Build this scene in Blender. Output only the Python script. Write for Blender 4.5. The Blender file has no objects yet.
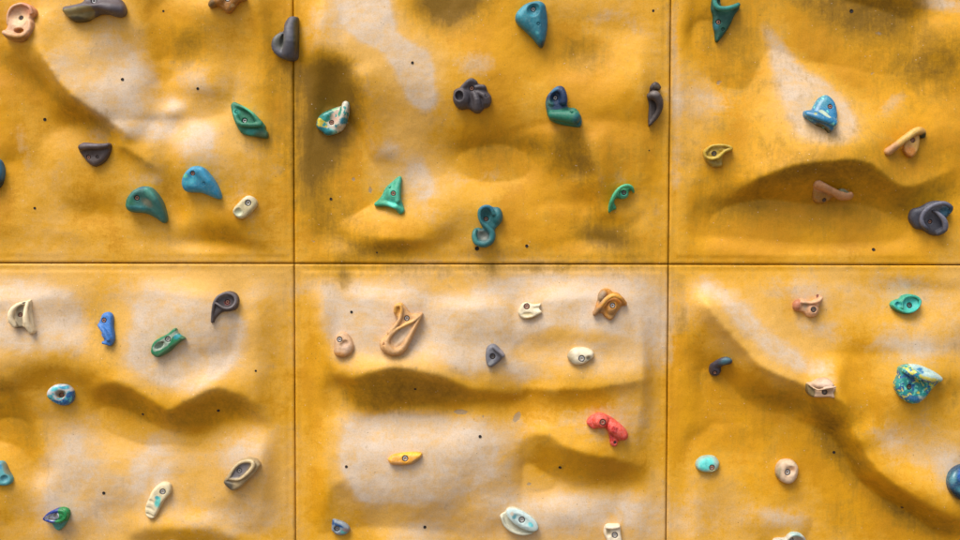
import bpy, math, random
import numpy as np
from mathutils import Matrix, Vector

# ------------------------------------------------------------------ camera, light, exposure
scene = bpy.context.scene
COL = scene.collection
ZC = 1.8                      # height of the picture's centre above the ground
DIST = 5.0                    # camera to wall
PITCH = math.radians(2.5)
PX = 0.004                    # metres on the wall per photograph pixel (960 wide)
cam_data = bpy.data.cameras.new('camera')
cam_data.sensor_width = 36
cam_data.lens = 36 * DIST / (960 * PX)
cam_data.clip_start = 0.05
cam_data.clip_end = 500
cam = bpy.data.objects.new('camera', cam_data)
COL.objects.link(cam)
cam.location = (0, -DIST * math.cos(PITCH), ZC + DIST * math.sin(PITCH))
cam.rotation_euler = (math.radians(90) - PITCH, math.radians(-0.12), 0)
scene.camera = cam

SUN_EL = math.radians(60)
SUN_AZ = math.radians(38)     # to the left of the wall's normal, in front of the wall
world = bpy.data.worlds.new('World')
scene.world = world
world.use_nodes = True
wn = world.node_tree
wn.nodes.clear()
wo = wn.nodes.new('ShaderNodeOutputWorld')
wb = wn.nodes.new('ShaderNodeBackground')
sk = wn.nodes.new('ShaderNodeTexSky')
sk.sky_type = 'NISHITA'
sk.sun_disc = False
sk.sun_elevation = SUN_EL
sk.sun_rotation = math.radians(180 + 38)
sk.air_density = 1.0
sk.dust_density = 4.0
sk.ozone_density = 0.5
wb.inputs['Strength'].default_value = 0.105
wn.links.new(sk.outputs[0], wb.inputs[0])
wn.links.new(wb.outputs[0], wo.inputs[0])

sun_d = bpy.data.lights.new('sun', 'SUN')
sun_d.energy = 1.5
sun_d.angle = math.radians(34)
sun_d.color = (1.0, 0.97, 0.90)
sun = bpy.data.objects.new('sun', sun_d)
COL.objects.link(sun)
sd = Vector((-math.sin(SUN_AZ) * math.cos(SUN_EL), -math.cos(SUN_AZ) * math.cos(SUN_EL), math.sin(SUN_EL)))
sun.rotation_euler = sd.to_track_quat('Z', 'Y').to_euler()
sun.location = (-2, -4, 8)
vs = scene.view_settings
vs.view_transform = 'Standard'
vs.look = 'None'
vs.gamma = 1.0
vs.use_curve_mapping = False
vs.exposure = .80

# ------------------------------------------------------------------ projection helpers
_R = np.array(cam.rotation_euler.to_matrix())
_C = np.array(cam.location)
_F = cam_data.lens / 36 * 960      # focal length in photograph pixels

def ray(px, py):
    d = np.array([(px - 480) / _F, -(py - 270) / _F, -1.0])
    return _R @ d

def on_plane(px, py, out):         # point on the plane y = -out seen at this pixel
    d = ray(px, py)
    t = (-out - _C[1]) / d[1]
    return _C + t * d

def to_px(X, Z):                   # wall-plane points -> photograph pixels (arrays)
    P = np.stack([X - _C[0], np.full_like(X, -_C[1]), Z - _C[2]], -1) @ _R
    return 480 + P[..., 0] / -P[..., 2] * _F, 270 - P[..., 1] / -P[..., 2] * _F

# ------------------------------------------------------------------ numpy noise
_rng = np.random.RandomState(11)
_tab = _rng.rand(64, 64, 64).astype(np.float32)

def vnoise(x, y, z=0.0):
    x, y, z = np.broadcast_arrays(np.asarray(x, float), np.asarray(y, float), np.asarray(z, float))
    xi, yi, zi = np.floor(x).astype(int), np.floor(y).astype(int), np.floor(z).astype(int)
    fx, fy, fz = x - xi, y - yi, z - zi
    fx, fy, fz = fx * fx * (3 - 2 * fx), fy * fy * (3 - 2 * fy), fz * fz * (3 - 2 * fz)
    r = 0
    for a in (0, 1):
        for b in (0, 1):
            for c in (0, 1):
                w = (fx if a else 1 - fx) * (fy if b else 1 - fy) * (fz if c else 1 - fz)
                r = r + w * _tab[(xi + a) & 63, (yi + b) & 63, (zi + c) & 63]
    return r

def fbm(x, y, z=0.0, o=4):
    r, a, s = 0, 0.5, 0
    for i in range(o):
        r = r + a * vnoise(x * 2 ** i + 7.3 * i, y * 2 ** i + 3.1 * i, z * 2 ** i)
        s += a
        a *= 0.5
    return r / s

def sd_poly(P, x, y):              # signed distance to a closed polygon, negative inside
    P = np.asarray(P, float)
    d = np.full(np.shape(x), 1e18)
    s = np.ones(np.shape(x))
    n = len(P)
    for i in range(n):
        a, b = P[i], P[i - 1]
        ex, ey = b[0] - a[0], b[1] - a[1]
        wx, wy = x - a[0], y - a[1]
        t = np.clip((wx * ex + wy * ey) / max(ex * ex + ey * ey, 1e-9), 0, 1)
        d = np.minimum(d, (wx - ex * t) ** 2 + (wy - ey * t) ** 2)
        c1, c2, c3 = y >= a[1], y < b[1], ex * wy > ey * wx
        s = np.where((c1 & c2 & c3) | (~c1 & ~c2 & ~c3), -s, s)
    return s * np.sqrt(d)

def catmull(P, n=5, closed=True):
    P = np.asarray(P, float)
    m = len(P)
    out = []
    for i in range(m if closed else m - 1):
        if closed:
            p0, p1, p2, p3 = P[i - 1], P[i], P[(i + 1) % m], P[(i + 2) % m]
        else:
            p0, p1, p2, p3 = P[max(i - 1, 0)], P[i], P[i + 1], P[min(i + 2, m - 1)]
        for k in range(n):
            t = k / n
            out.append(0.5 * (2 * p1 + (p2 - p0) * t + (2 * p0 - 5 * p1 + 4 * p2 - p3) * t * t + (3 * p1 - p0 - 3 * p2 + p3) * t ** 3))
    if not closed:
        out.append(P[-1])
    return np.array(out)

# ------------------------------------------------------------------ the wall's relief, wear and painted-in shade, mapped on the wall
GX0, GY0, GS = -96.0, -126.0, 1.5
gw, gh = 770, 516
gx, gy = np.meshgrid(GX0 + GS * np.arange(gw), GY0 + GS * np.arange(gh))
_wx = gx + 9 * (fbm(gx / 28, gy / 28, 1.0) - 0.5) + 4 * (fbm(gx / 9, gy / 9, 2.0) - .5)
_wy = gy + 9 * (fbm(gx / 28, gy / 28, 5.0) - 0.5) + 4 * (fbm(gx / 9, gy / 9, 8.0) - .5)
T = np.zeros_like(gx)
W = np.zeros_like(gx)
D = np.zeros_like(gx)  # olive stains, plus shade painted into hollows and under lips
CH = np.zeros_like(gx)

def blob(cx, cy, rx, ry, ang=0, p=2.0, warp=True):
    x, y = (_wx, _wy) if warp else (gx, gy)
    c, s = math.cos(math.radians(ang)), math.sin(math.radians(ang))
    u = ((x - cx) * c + (y - cy) * s) / rx
    v = (-(x - cx) * s + (y - cy) * c) / ry
    return np.exp(-0.7 * (u * u + v * v) ** (p / 2))

def area(P, soft=5, warp=True):
    x, y = (_wx, _wy) if warp else (gx, gy)
    d = sd_poly(catmull(P, 4), x, y)
    return 1 / (1 + np.exp(np.clip(d / soft * 2.2, -30, 30)))

def lip(P, wa, wb, taper=.22):
    """signed band along an open line drawn left to right: fa above it, fb below it"""
    Q = catmull(P, 5, closed=False)
    x, y = gx + 0.5 * (_wx - gx), gy + 0.5 * (_wy - gy)
    best = np.full(gx.shape, 1e18)
    side = np.zeros(gx.shape)
    prog = np.zeros(gx.shape)
    nq = len(Q) - 1
    for i in range(len(Q) - 1):
        a, b = Q[i], Q[i + 1]
        ex, ey = b - a
        wx, wy = x - a[0], y - a[1]
        t = np.clip((wx * ex + wy * ey) / (ex * ex + ey * ey + 1e-9), 0, 1)
        dx, dy = wx - ex * t, wy - ey * t
        d = dx * dx + dy * dy
        cr = ex * wy - ey * wx
        m = d < best
        best = np.where(m, d, best)
        side = np.where(m, np.sign(cr), side)
        prog = np.where(m, (i + t) / nq, prog)
    d = np.sqrt(best)
    up = np.where(side < 0, np.exp(-(d / wa) ** 2), np.exp(-(d / 3) ** 2))
    dn = np.where(side >= 0, np.exp(-(d / wb) ** 2), np.exp(-(d / 3) ** 2))
    tp = np.clip(prog / taper, 0, 1) * np.clip((1 - prog) / taper, 0, 1) if taper else 1.0
    return up * (side < 0) * tp, dn * (side >= 0) * tp

def line(P, w):
    u, d = lip(P, w, w, .1)
    return u + d

def addlip(P, wa, wb, ta, tb, wear=0.0):
    global T, W
    u, d = lip(P, wa, wb)
    T = T + ta * u - tb * d
    if wear:
        W = W + wear * np.maximum(u, 0.5 * line(P, wa * .5))

# --- top left panel
addlip([(40, 40), (60, 70), (85, 100), (115, 122), (140, 142)], 17, 22, .30, .50)
W += .75 * line([(58, 45), (72, 72), (92, 96), (120, 118), (145, 134)], 14)
T -= .35 * blob(25, 62, 30, 12, 25)
T -= .35 * blob(85, 118, 30, 12, 15)
W += .55 * blob(128, 78, 26, 34, -20)
W += .35 * blob(110, 30, 14, 16)
T += .12 * blob(125, 70, 30, 40)
T -= .40 * blob(186, 42, 22, 22, 35)
T -= .22 * line([(150, 0), (157, 35), (163, 85)], 12)
T -= .2 * line([(172, 105), (170, 140), (176, 180), (186, 212)], 10)
D += .25 * blob(184, 40, 20, 18, 35)
W += .65 * blob(205, 84, 34, 17, 10)
W += .8 * line([(160, 140), (168, 118), (178, 98)], 11)
T += .22 * blob(200, 76, 40, 16)
W += .35 * line([(205, 10), (215, 40), (222, 60)], 9)
addlip([(118, 146), (132, 150), (150, 162), (160, 172)], 12, 11, .15, .42)
W += .55 * blob(95, 134, 13, 9)
W += .55 * blob(150, 180, 16, 9)
W += .55 * blob(192, 145, 20, 20)
W += .4 * blob(245, 165, 13, 40, 12)
W += .35 * blob(62, 175, 13, 32, -10)
T += .15 * blob(195, 140, 26, 22)
T -= .36 * blob(215, 234, 34, 12, 8)
D += .35 * blob(226, 234, 22, 8, 8)
D += .22 * blob(272, 60, 14, 40)
T -= .35 * line([(-6, 90), (6, 120), (12, 165)], 9)
W += .35 * blob(28, 225, 30, 12)
W += .3 * blob(110, 245, 50, 10)
W += .3 * blob(275, 170, 9, 60)
T -= .12 * blob(60, 205, 40, 14)
# --- top middle panel
W += .85 * area([(345, -6), (388, -6), (396, 34), (428, 52), (436, 70), (434, 106), (412, 106), (388, 64), (352, 32)], 6)
W += .45 * blob(352, 25, 30, 22)
W += .75 * blob(477, 62, 22, 13)
T += .22 * blob(390, 40, 50, 40)
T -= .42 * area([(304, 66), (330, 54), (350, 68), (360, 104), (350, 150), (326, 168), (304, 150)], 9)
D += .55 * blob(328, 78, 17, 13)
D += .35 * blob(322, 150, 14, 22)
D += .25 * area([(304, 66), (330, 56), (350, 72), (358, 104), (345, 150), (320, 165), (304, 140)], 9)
W += .5 * line([(352, 62), (366, 82), (374, 104)], 9)
D += .95 * blob(452, 2, 20, 8)
D += .35 * blob(440, 14, 26, 12)
T -= .2 * blob(450, 8, 30, 12)
D += .62 * blob(586, 54, 24, 14, 10)
T -= .25 * blob(586, 52, 30, 16)
W += .4 * line([(580, 34), (592, 22), (612, 10)], 8)
W += .3 * line([(600, 10), (650, 30), (655, 70)], 9)
T += .15 * blob(610, 70, 30, 30)
T -= .40 * line([(314, 190), (322, 222), (350, 246), (390, 254), (430, 244), (458, 226)], 13)
T += .2 * blob(375, 215, 40, 20)
D += .4 * blob(382, 252, 38, 7)
D += .32 * blob(350, 215, 26, 14, 30)
W += .65 * line([(385, 140), (408, 165), (424, 190), (428, 202)], 11)
W += .35 * blob(400, 190, 30, 34)
W += .5 * blob(470, 178, 40, 11, -6)
W += .35 * blob(440, 215, 24, 16)
T += .22 * blob(470, 182, 44, 14)
T -= .30 * area([(452, 146), (490, 132), (540, 136), (574, 146), (592, 170), (588, 200), (560, 180), (510, 166), (470, 162)], 9)
D += .30 * area([(452, 146), (490, 134), (540, 138), (574, 148), (588, 180), (560, 172), (510, 162), (470, 160)], 9)
addlip([(572, 122), (584, 140), (594, 165), (598, 200), (606, 218)], 10, 16, .1, .35)
D += .35 * line([(566, 130), (580, 150), (592, 180)], 9)
W += .55 * line([(598, 148), (599, 180), (597, 208)], 4)
D += .42 * blob(598, 236, 22, 10, 20)
T -= .3 * blob(600, 236, 30, 13, 20)
T -= .25 * line([(602, 212), (620, 222), (640, 214), (650, 196)], 6)
W += .3 * line([(650, 170), (658, 220), (660, 250)], 5)
W += .4 * blob(620, 176, 15, 8)
D += .4 * line([(612, 258), (640, 259), (664, 258)], 2.2)  # shade line of the rim recess, painted on
W += .3 * blob(500, 254, 90, 5)
# --- top right panel
W += 1.25 * area([(764, 26), (780, 36), (806, 70), (832, 88), (852, 116), (840, 140), (806, 140), (786, 118), (772, 78)], 8)
T += .22 * area([(764, 26), (780, 36), (812, 74), (850, 100), (880, 130), (860, 150), (800, 150), (776, 110)], 12)
W += .4 * blob(845, 145, 60, 14)
W += .75 * blob(890, 104, 20, 8, -38)
W += 1.1 * blob(938, 2, 34, 8, 12)
W += .5 * blob(712, 100, 34, 20, 10)
W += .35 * blob(700, 60, 12, 30)
W += .3 * blob(715, 170, 40, 20)
T -= .25 * area([(690, -5), (708, -5), (722, 50), (720, 90), (706, 60)], 6)
T -= .28 * blob(745, 40, 18, 45)
D += .30 * blob(742, 40, 16, 44)
D += .25 * line([(700, 0), (710, 50), (720, 84)], 6)
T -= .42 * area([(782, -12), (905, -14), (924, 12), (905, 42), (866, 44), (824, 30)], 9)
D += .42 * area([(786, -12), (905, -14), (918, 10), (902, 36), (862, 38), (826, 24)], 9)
T -= .3 * blob(935, 62, 34, 30)
D += .36 * blob(930, 62, 34, 26, -15)
T += .2 * blob(940, 20, 40, 14)
addlip([(722, 202), (738, 190), (762, 176), (796, 164), (836, 162), (862, 166), (884, 180), (904, 186), (928, 180), (962, 164)], 22, 30, .22, .42)
T -= .28 * area([(740, 192), (780, 174), (850, 170), (880, 188), (840, 205), (770, 212)], 9)
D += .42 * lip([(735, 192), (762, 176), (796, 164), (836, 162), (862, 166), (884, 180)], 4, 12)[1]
D += .22 * blob(800, 200, 90, 28)
D += .25 * blob(910, 205, 60, 22)
D += .35 * blob(738, 208, 28, 10)
T -= .2 * blob(735, 205, 34, 14)
T += .10 * blob(830, 240, 120, 12)
D += .16 * blob(850, 150, 130, 12)
W += .25 * blob(676, 150, 5, 110)
W += .2 * blob(800, 248, 60, 8)
# --- bottom left panel
W += .75 * area([(-10, 286), (40, 280), (84, 298), (92, 330), (84, 352), (40, 354), (-10, 346)], 9)
W += .45 * blob(150, 290, 40, 12)
W += .85 * area([(140, 300), (190, 306), (240, 318), (236, 352), (214, 378), (176, 384), (140, 374), (124, 350), (134, 322)], 9)
W += .4 * blob(262, 296, 20, 14)
T += .2 * blob(50, 340, 70, 16)
T += .3 * blob(185, 368, 70, 14)
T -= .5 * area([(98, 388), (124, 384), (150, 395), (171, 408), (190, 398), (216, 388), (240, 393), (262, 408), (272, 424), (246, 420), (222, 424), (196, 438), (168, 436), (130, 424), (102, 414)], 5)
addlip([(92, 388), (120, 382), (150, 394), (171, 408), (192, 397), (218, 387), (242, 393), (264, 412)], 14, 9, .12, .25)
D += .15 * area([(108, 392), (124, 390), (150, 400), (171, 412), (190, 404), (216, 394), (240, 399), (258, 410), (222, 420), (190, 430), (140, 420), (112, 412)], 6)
T -= .12 * area([(22, 366), (90, 366), (110, 380), (90, 396), (50, 392), (28, 386)], 7)
T -= .45 * area([(-10, 364), (14, 380), (28, 412), (44, 462), (38, 478), (22, 448), (6, 432), (-10, 430)], 6)
D += .2 * area([(-10, 366), (12, 382), (26, 412), (40, 458), (20, 440), (-10, 424)], 6)
W += .5 * blob(70, 455, 30, 45, 10)
W += .85 * blob(152, 462, 18, 26, 10)
W += .45 * blob(110, 500, 34, 34)
W += .5 * blob(246, 448, 24, 20)
W += .5 * blob(240, 518, 40, 16)
W += .3 * blob(40, 520, 30, 30)
T += .2 * blob(140, 450, 60, 16)
T += .2 * blob(250, 440, 26, 12)
T -= .5 * area([(136, 536), (160, 527), (190, 524), (220, 530), (240, 545), (200, 560), (150, 556)], 5)
T += .2 * blob(180, 516, 50, 8)
# --- bottom middle panel
W += .85 * area([(330, 288), (372, 292), (440, 300), (478, 322), (490, 352), (466, 370), (440, 350), (396, 330), (352, 322), (334, 308)], 9)
W += .85 * area([(482, 294), (540, 282), (600, 288), (650, 300), (660, 340), (630, 330), (560, 320), (510, 338), (484, 330)], 10)
W += .4 * area([(318, 276), (660, 276), (664, 372), (560, 360), (420, 362), (340, 350)], 12)
T -= .22 * blob(448, 286, 26, 6)
W -= .35 * blob(448, 286, 26, 7)
T -= .22 * blob(555, 336, 56, 9)
W -= .35 * blob(555, 334, 50, 8)
W += .85 * blob(524, 374, 22, 11, 10)
T += .28 * blob(400, 352, 60, 12)
T += .25 * blob(600, 362, 60, 10)
T -= .55 * area([(342, 372), (366, 372), (396, 364), (430, 370), (462, 384), (520, 392), (520, 400), (470, 404), (420, 412), (372, 414), (350, 398)], 5)
addlip([(330, 350), (345, 376), (368, 372), (398, 364), (432, 370), (464, 384), (500, 390)], 12, 10, .15, .25)
addlip([(520, 390), (560, 387), (600, 384), (652, 376)], 14, 18, .14, .30)
D += .24 * area([(360, 380), (396, 372), (440, 380), (500, 396), (430, 406), (372, 408)], 6)
T -= .28 * line([(318, 318), (326, 356), (344, 386)], 8)
W -= .5 * line([(312, 290), (314, 340), (334, 386)], 12)
W += .95 * area([(352, 416), (400, 414), (478, 420), (494, 446), (484, 476), (440, 492), (384, 500), (356, 484), (338, 456)], 8)
W += .5 * line([(400, 492), (440, 486), (468, 474)], 7)
W += .3 * area([(480, 410), (530, 420), (520, 480), (560, 500), (640, 500), (650, 545), (500, 545), (380, 545), (430, 500)], 12)
W += .35 * blob(590, 410, 50, 12)
T += .24 * blob(430, 432, 60, 14)
T -= .45 * area([(522, 444), (540, 432), (566, 446), (606, 455), (650, 466), (654, 484), (606, 486), (556, 484), (528, 468)], 5)
addlip([(524, 440), (546, 432), (570, 446), (606, 455), (654, 470)], 12, 8, .14, .2)
W += .7 * blob(586, 508, 44, 14)
T += .2 * blob(570, 500, 70, 10)
T -= .25 * line([(338, 478), (358, 502), (368, 545)], 9)
D += .55 * blob(343, 276, 7, 9)
D += .22 * blob(560, 270, 120, 5)
D += .3 * blob(320, 272, 12, 8)
T -= .2 * blob(470, 460, 10, 30)
# --- bottom right panel
W += .9 * line([(694, 276), (724, 300), (756, 332), (794, 360), (836, 374)], 13)
addlip([(682, 278), (704, 306), (732, 340), (766, 368), (806, 386), (838, 400), (852, 436), (876, 470), (920, 500), (966, 524)], 22, 32, .32, .42)
T -= .30 * line([(684, 300), (690, 340), (716, 372), (756, 392), (800, 406)], 13)
D += .28 * blob(752, 394, 26, 6, 8)
D += .35 * blob(808, 406, 34, 9, 14)
D += .3 * line([(826, 414), (838, 440), (862, 476)], 12)
T -= .42 * area([(812, 412), (836, 412), (850, 446), (872, 478), (858, 488), (832, 462), (818, 436)], 5)
T -= .42 * area([(870, 478), (906, 494), (934, 512), (966, 530), (960, 548), (910, 534), (880, 510)], 5)
D += .32 * area([(874, 484), (906, 498), (934, 516), (960, 534), (910, 530), (884, 508)], 5)
D += .36 * blob(845, 520, 14, 11, 40)
D += .22 * line([(820, 440), (850, 480), (880, 512)], 5)
W += .75 * blob(908, 346, 34, 12, 5)
W += .7 * blob(812, 328, 22, 8, 5)
W += .45 * blob(790, 292, 40, 12)
W += .4 * blob(900, 286, 40, 10)
W += .7 * blob(945, 460, 22, 14, 30)
W += .45 * blob(890, 440, 24, 18, 30)
W += .35 * blob(956, 335, 14, 30)
D += .35 * blob(945, 390, 16, 14)
D += .2 * blob(950, 352, 14, 10)
W += .5 * blob(702, 432, 18, 12, -10)
W += .9 * blob(783, 516, 26, 11, 8)
W += .35 * blob(704, 500, 20, 34)
T += .22 * blob(785, 512, 36, 10)
T -= .12 * blob(770, 440, 60, 20)
D += .18 * blob(760, 440, 50, 30)
T += .2 * blob(900, 320, 60, 20)
T -= .2 * blob(940, 385, 26, 12)
D += .5 * line([(678, 274), (677, 300), (678, 344)], 2)  # rim recess drawn as a painted shade line, no groove
# --- what lies beyond the photograph: the same kind of relief, at random
off = np.clip(np.maximum(np.maximum(-gx - 8, gx - 968), np.maximum(-gy - 8, gy - 548)) / 20, 0, 1)
T += off * 1.3 * (fbm(gx / 50, gy / 36, 20.) - .5)
W += off * 1.6 * np.clip(fbm(gx / 45, gy / 40, 25.) - .45, 0, 1)
D += off * 1.2 * np.clip(fbm(gx / 40, gy / 40, 30.) - .55, 0, 1)
# handling marks: a faint chalky halo round every hold; below it, painted shade
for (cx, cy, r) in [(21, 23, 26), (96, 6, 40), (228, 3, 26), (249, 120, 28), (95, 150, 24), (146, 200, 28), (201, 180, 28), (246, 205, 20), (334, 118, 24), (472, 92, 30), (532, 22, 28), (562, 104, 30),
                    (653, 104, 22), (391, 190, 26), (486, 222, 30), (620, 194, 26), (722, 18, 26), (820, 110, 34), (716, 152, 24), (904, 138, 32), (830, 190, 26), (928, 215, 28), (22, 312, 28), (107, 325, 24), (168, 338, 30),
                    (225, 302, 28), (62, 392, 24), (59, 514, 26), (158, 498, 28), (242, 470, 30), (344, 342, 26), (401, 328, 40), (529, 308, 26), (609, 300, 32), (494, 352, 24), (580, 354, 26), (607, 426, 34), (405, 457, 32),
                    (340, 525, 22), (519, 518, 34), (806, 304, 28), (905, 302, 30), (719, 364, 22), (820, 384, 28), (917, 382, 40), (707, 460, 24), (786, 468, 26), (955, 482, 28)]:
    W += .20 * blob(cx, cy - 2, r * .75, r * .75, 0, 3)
    D += .10 * blob(cx + 1, cy + r * .55, r * .35, r * .6)  # soft shade under the hold, put into the paint
# large forms, as heights in metres
HB = np.zeros_like(gx)
for P, w, h in [([(30, 22), (60, 62), (100, 104), (145, 136)], 24, .030), ([(156, -10), (164, 50), (172, 110)], 15, -.030), ([(178, 120), (172, 170), (182, 225)], 12, -.020),
                ([(206, 0), (214, 50), (206, 96)], 18, .016), ([(597, 130), (600, 180), (598, 222)], 8, .018), ([(574, 130), (580, 180)], 14, -.020), ([(690, 290), (740, 326), (800, 366), (838, 386)], 20, .030),
                ([(850, 425), (880, 466), (930, 494), (970, 512)], 18, .028), ([(700, 20), (716, 80)], 10, -.014), ([(330, 380), (338, 420)], 14, -.012), ([(14, 380), (30, 430), (44, 480)], 14, -.022), ([(360, 70), (372, 120), (386, 160)], 12, .016)]:
    HB = HB + h * line(P, w)
for cx, cy, rx, ry, a, h in [(200, 140, 26, 26, 0, .024), (62, 180, 22, 46, 0, .018), (250, 170, 26, 50, 0, .014), (330, 108, 24, 50, 8, -.038), (405, 60, 46, 56, -10, .030), (366, 214, 40, 34, 0, -.022), (482, 204, 52, 26, 0, .024),
                             (520, 152, 50, 20, 0, -.022), (588, 52, 34, 22, 0, -.016), (626, 192, 24, 26, 0, -.014), (632, 90, 26, 50, 0, .016), (816, 106, 50, 50, 20, .034), (852, 4, 62, 34, 0, -.034), (742, 44, 20, 50, 0, -.024),
                             (712, 112, 28, 28, 0, .018), (936, 66, 36, 30, 0, -.026), (925, 130, 40, 30, 0, .018), (740, 210, 40, 20, 0, -.014), (706, 350, 30, 40, 30, -.024), (836, 448, 26, 34, 35, -.020), (905, 515, 44, 20, 30, -.018),
                             (905, 350, 46, 34, 0, .020), (180, 346, 60, 34, 0, .020), (40, 326, 44, 34, 0, .018), (150, 470, 40, 40, 0, .016), (246, 470, 34, 40, 0, .016), (420, 320, 80, 34, 0, .018), (590, 350, 60, 30, 0, .014), (420, 452, 60, 36, 0, .018),
                             (590, 505, 60, 30, 0, .012), (705, 440, 24, 30, 0, .010), (784, 505, 34, 24, 0, .014), (110, 236, 40, 20, 0, .010)]:
    HB = HB + h * blob(cx, cy, rx, ry, a)
# small unevenness of the cast skin
T += .14 * (fbm(gx / 26, gy / 22, 40., 3) - .5)
# --- broader wear and grime, with shade painted into hollows and undersides
W += .40 * area([(345, -6), (388, -6), (396, 34), (428, 52), (438, 70), (436, 108), (412, 108), (388, 66), (352, 32)], 3)
W += .45 * area([(75, 45), (112, 36), (150, 60), (162, 108), (154, 136), (128, 120), (100, 86)], 10)
W += .5 * blob(198, 134, 20, 18)
W += .6 * blob(152, 134, 12, 12)
W += .45 * line([(16, 120), (28, 165), (24, 210)], 9)
W += .35 * line([(205, 120), (215, 160), (212, 200)], 10)
W += .35 * blob(255, 215, 16, 22)
W += .3 * blob(50, 15, 24, 30)
D += .38 * blob(270, 138, 9, 16, 20)
D += .18 * blob(286, 130, 8, 140)
D += .35 * blob(142, 156, 16, 6, 30)
D += .3 * line([(0, 58), (30, 74), (64, 104), (96, 122), (120, 132)], 7)
W += .4 * area([(304, -6), (350, -6), (352, 36), (330, 50), (304, 56)], 8)
W += .35 * line([(350, 90), (366, 130), (380, 160)], 12)
D += .30 * area([(304, 72), (322, 56), (346, 66), (358, 90), (362, 118), (350, 146), (326, 170), (304, 176)], 8)
D += .35 * blob(330, 84, 20, 16)
D += .28 * line([(308, 120), (312, 170), (322, 214), (346, 240)], 9)
D += 1.0 * blob(452, -4, 26, 10) + .5 * blob(450, 16, 14, 16)
D += .18 * line([(470, 148), (510, 142), (552, 146), (580, 160), (592, 196)], 9)
D += .25 * line([(560, 128), (566, 150), (580, 180)], 10)
D += .26 * line([(575, 130), (590, 160), (596, 200)], 5)
W += .35 * blob(620, 36, 26, 22)
D += .22 * blob(626, 150, 20, 24)
D += .35 * blob(600, 234, 24, 10, 15)
D += .22 * blob(560, 250, 90, 9)
W += .45 * line([(672, 0), (676, 100), (674, 200)], 6)
W += .3 * blob(716, 104, 34, 18)
D += .10 * area([(672, -5), (965, -5), (965, 170), (880, 150), (760, 165), (680, 262), (672, 262)], 20)
D += .12 * area([(786, -12), (905, -14), (920, 10), (900, 34), (862, 36), (826, 22)], 7)
D += .12 * blob(936, 62, 30, 20)
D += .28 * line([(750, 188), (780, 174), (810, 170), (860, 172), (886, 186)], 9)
D += .22 * line([(890, 200), (920, 196), (956, 180)], 14)  # deep shading under the wave's right end, painted in
W += .30 * area([(-10, 272), (292, 272), (290, 380), (180, 380), (100, 356), (-10, 356)], 14)
W += .34 * area([(44, 430), (110, 436), (190, 440), (290, 430), (290, 520), (60, 550), (40, 500)], 16)
D += .26 * area([(104, 390), (124, 386), (150, 398), (171, 412), (190, 401), (216, 390), (240, 396), (260, 412), (225, 420), (194, 430), (140, 420), (110, 412)], 5)
D += .12 * blob(60, 374, 36, 6)
D += .2 * line([(2, 372), (22, 410), (38, 462)], 8)
D += .2 * blob(100, 330, 14, 30)
W += .35 * area([(318, 272), (664, 272), (664, 370), (470, 372), (340, 366)], 12)
W += .35 * area([(336, 416), (530, 408), (664, 400), (664, 452), (540, 430), (520, 486), (664, 490), (660, 550), (390, 550), (340, 470)], 14)
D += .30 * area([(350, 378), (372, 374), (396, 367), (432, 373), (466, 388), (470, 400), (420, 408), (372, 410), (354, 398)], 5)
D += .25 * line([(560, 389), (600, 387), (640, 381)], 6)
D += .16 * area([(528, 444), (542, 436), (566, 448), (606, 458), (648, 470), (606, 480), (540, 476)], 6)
D += .28 * line([(305, 270), (400, 270), (480, 269), (600, 270)], 3.5)
D += .5 * line([(342, 268), (344, 282), (343, 294)], 4)
D += .25 * line([(322, 360), (340, 390), (364, 412)], 6)
W += .35 * line([(730, 310), (760, 340), (800, 366)], 20)
W += .3 * area([(790, 270), (965, 270), (965, 350), (850, 350), (800, 320)], 16)
W += .3 * area([(850, 420), (965, 420), (965, 500), (910, 480), (870, 450)], 14)
W += .3 * blob(720, 520, 50, 22)
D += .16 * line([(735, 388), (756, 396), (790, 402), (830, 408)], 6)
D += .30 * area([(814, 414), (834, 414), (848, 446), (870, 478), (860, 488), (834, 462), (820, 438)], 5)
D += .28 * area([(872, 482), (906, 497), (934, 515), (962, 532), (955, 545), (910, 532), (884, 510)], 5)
D += .2 * line([(682, 300), (688, 350), (716, 384)], 10)
D += .34 * line([(304, 150), (308, 200), (328, 238), (366, 252), (420, 250)], 10)
D += .30 * line([(590, 200), (604, 232), (640, 244)], 11)
D += .22 * blob(322, 120, 26, 50)
D += .22 * blob(190, 44, 18, 26, 30)
D += .22 * blob(90, 112, 40, 10, 35)
D += .30 * line([(650, 110), (654, 126), (652, 150)], 4)
W += .5 * line([(418, 150), (424, 172), (431, 196)], 6)
W += .45 * line([(352, 494), (400, 490), (440, 482), (476, 462)], 7)
W += .4 * line([(140, 306), (190, 300), (236, 320), (240, 352), (206, 382), (160, 386)], 8)
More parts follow.
